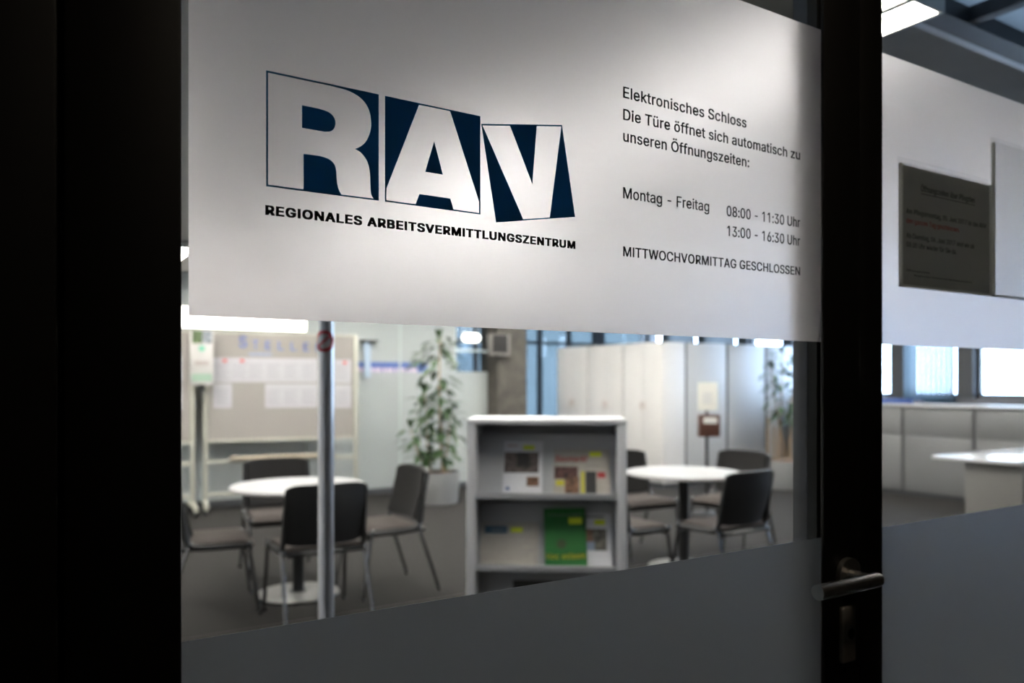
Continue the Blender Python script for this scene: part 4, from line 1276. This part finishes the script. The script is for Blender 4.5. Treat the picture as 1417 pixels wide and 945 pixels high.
# ------------------------------------------------------------------ brown box stand with a notice
bxp, byp = cam2w(2.06, 8.4)
bs = empty('box_stand', (bxp, byp, 0), -math.atan2(CA, SA), 'brown box on a black pole with a white notice above', 'stand')
MB().lathe([(0, 0), (.19, 0), (.19, .012), (.03, .03), (.017, .04), (.017, 1.10), (0, 1.10)], n=32).build('pole', M_BLKPL, bs)
bo = MB().box(-.105, .105, -.14, -.017, .825, 1.055, .008).build('box', mat('dark red brown wood', (0.05525, 0.0182, 0.0104, 1), .5, 0, .2, 12), bs)
MB().box(-.07, .07, -.1425, -.140, .965, 1.025).build('paper_label', mat('bright paper', (0.576, 0.56, 0.528, 1), .8), bo, False)
MB().box(-.115, .115, -.03, -.024, 1.09, 1.40, .002).build('notice_holder', G_ACRYL, bs, False)
nh = MB().box(-.105, .105, -.034, -.031, 1.095, 1.392).build('notice', mat('cream paper', (0.576, 0.56, 0.504, 1), .8), bs, False)
q = MB()
for k in range(5):
    q.box(-.055, .055 - .012 * (k % 2), -.0350, -.034, 1.17 + .025 * k, 1.178 + .025 * k)
q.build('printed_lines', mat('grey violet print', (.35, .34, .42, 1), .8), nh, False)

# loudspeaker on the column
spx, spy = 5.50, 9.0
sp = empty('loudspeaker', (5.47, cy - .245, 1.895), 0, 'square dark loudspeaker on the concrete column', 'speaker')
MB().box(-.16, .125, -.10, .01, -.15, .13, .008).build('cabinet', mat('grey speaker case', (0.154, 0.14, 0.1295, 1), .6), sp)
MB().box(-.15, .085, -.106, -.099, -.115, .12, .004).build('grille', mat('dark speaker cloth', (.015, .013, .013, 1), .9), sp)

# ------------------------------------------------------------------ sideboards under the windows
SX0, SX1, SH = 9.35, 9.82, 1.095
ws = []
pos = ['nearest the corner of tall cabinets', 'second from the tall cabinets', 'third from the tall cabinets', 'fourth from the tall cabinets', 'fifth from the tall cabinets', 'sixth from the tall cabinets']
for k in range(6):
    y1_ = 7.49 - .865 * k
    y0_ = y1_ - .865
    t = empty('sideboard', (SX0, y0_, 0), 0, 'grey sideboard under the windows, %s' % pos[k], 'cabinet', 'sideboards under the windows')
    MB().box(.020, SX1 - SX0, .003, .862, .05, SH, .002).build('body', M_SIDE, t)
    MB().box(.045, SX1 - SX0, .01, .855, 0, .05).build('plinth', M_REVEAL, t, False)
    MB().box(0, .020, .026, .842, .06, .735, .002).build('door', M_SIDE, t)
    MB().box(0, .020, .026, .842, .738, 1.060, .001).build('drawer_front', M_SIDE, t)
    MB().box(.010, .020, .0, .024, .05, SH).build('joint_strip', M_GAP, t, False)
wt = MB().box(SX0 - .02, SX1, 2.29, 7.50, SH, SH + .032, .004).build('worktop', mat('pale worktop', (0.4125, 0.405, 0.42, 1), .22), None)
tag(wt, 'long pale worktop over the sideboards under the windows', 'worktop')
bf = empty('ring_binder', (9.50, 5.92, SH + .032), math.radians(4), 'dark blue binder lying flat on the worktop', 'binder')
MB().box(-.13, .13, -.26, .16, 0, .006, .002).box(-.13, .13, -.26, .16, .05, .056, .002).box(-.135, -.128, -.26, .16, 0, .056, .002).build('cover', mat('navy binder card', (.012, .045, .20, 1), .5), bf)
MB().box(-.12, .12, -.25, .15, .006, .05).build('pages', M_PAPER, bf, False)
ps = MB()
for k in range(6):
    Mx = Matrix.Translation((9.50, 6.28, SH + .032 + .012 * k)) @ Matrix.Rotation(.06 * math.sin(k * 2.1), 4, 'Z')
    ps.box(-.10, .10, -.14, .14, 0, .0118, .001, M=Mx)
o = ps.build('paper_stack', M_PAPER)
tag(o, 'low stack of white paper beside the blue binder on the worktop', 'paper')

# vertical blind in one window bay
vb = empty('vertical_blind', (XR - .06, 5.36, 0), 0, 'pale blue vertical blind drawn across one window', 'blind')
q = MB()
for k in range(10):
    Mx = Matrix.Translation((0, .035 + k * .066, 0)) @ Matrix.Rotation(math.radians(70), 4, 'Z')
    q.box(-.040, .040, -.001, .001, 1.14, 2.40, M=Mx)
blind_m = frosted('pale blind cloth', (.85, .92, .97, 1), .6, 1.0, (.29, .315, .33, 1))
q.build('slats', blind_m, vb, False)
MB().box(-.03, .03, 0, .66, 2.40, 2.44).build('head_rail', M_CABW, vb)
rbm = frosted('blue grey roller cloth', (.5, .55, .6, 1), .6, 1.0, (.215, .22, .22, 1))
for y_, lb in ((8.855, 'blue grey roller blind over the window behind the cabinet row, nearer the corner'), (9.73, 'blue grey roller blind over the last window, deep in the corner')):
    rb = empty('roller_blind', (XR - .06, y_ + .01, SILL), 0, lb, 'blind', 'roller blinds in the far corner')
    MB().box(-.002, .002, 0, .655, .02, 1.19).build('cloth', rbm, rb, False)
    MB().tube([(0, 0, 1.20), (0, .655, 1.20)], .022, 16).build('roller', M_CABW, rb)
    MB().box(-.006, .006, 0, .655, 0, .022, .002).build('bottom_bar', M_CABW, rb)

# ------------------------------------------------------------------ white desk at the right
dk = empty('desk', (6.93, 3.26, 0), 0, 'white office desk reflecting the windows, at the right edge', 'desk')
MB().box(0, 1.6, 0, .74, .715, .742, .003).build('desktop', mat('glossy white desktop', (0.54, 0.525, 0.525, 1), .12, 0, .01, 5), dk)
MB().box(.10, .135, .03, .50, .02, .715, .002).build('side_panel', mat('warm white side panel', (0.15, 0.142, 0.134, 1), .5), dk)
MB().box(1.47, 1.505, .03, .70, .02, .715, .002).build('side_panel', MATS['warm white side panel'], dk)
MB().box(.135, 1.47, .45, .47, .25, .715, .002).build('modesty_panel', MATS['warm white side panel'], dk)
for xx in (.118, 1.488):
    MB().box(xx - .03, xx + .03, .02, .60, 0, .02, .004).build('foot', M_STEEL, dk)
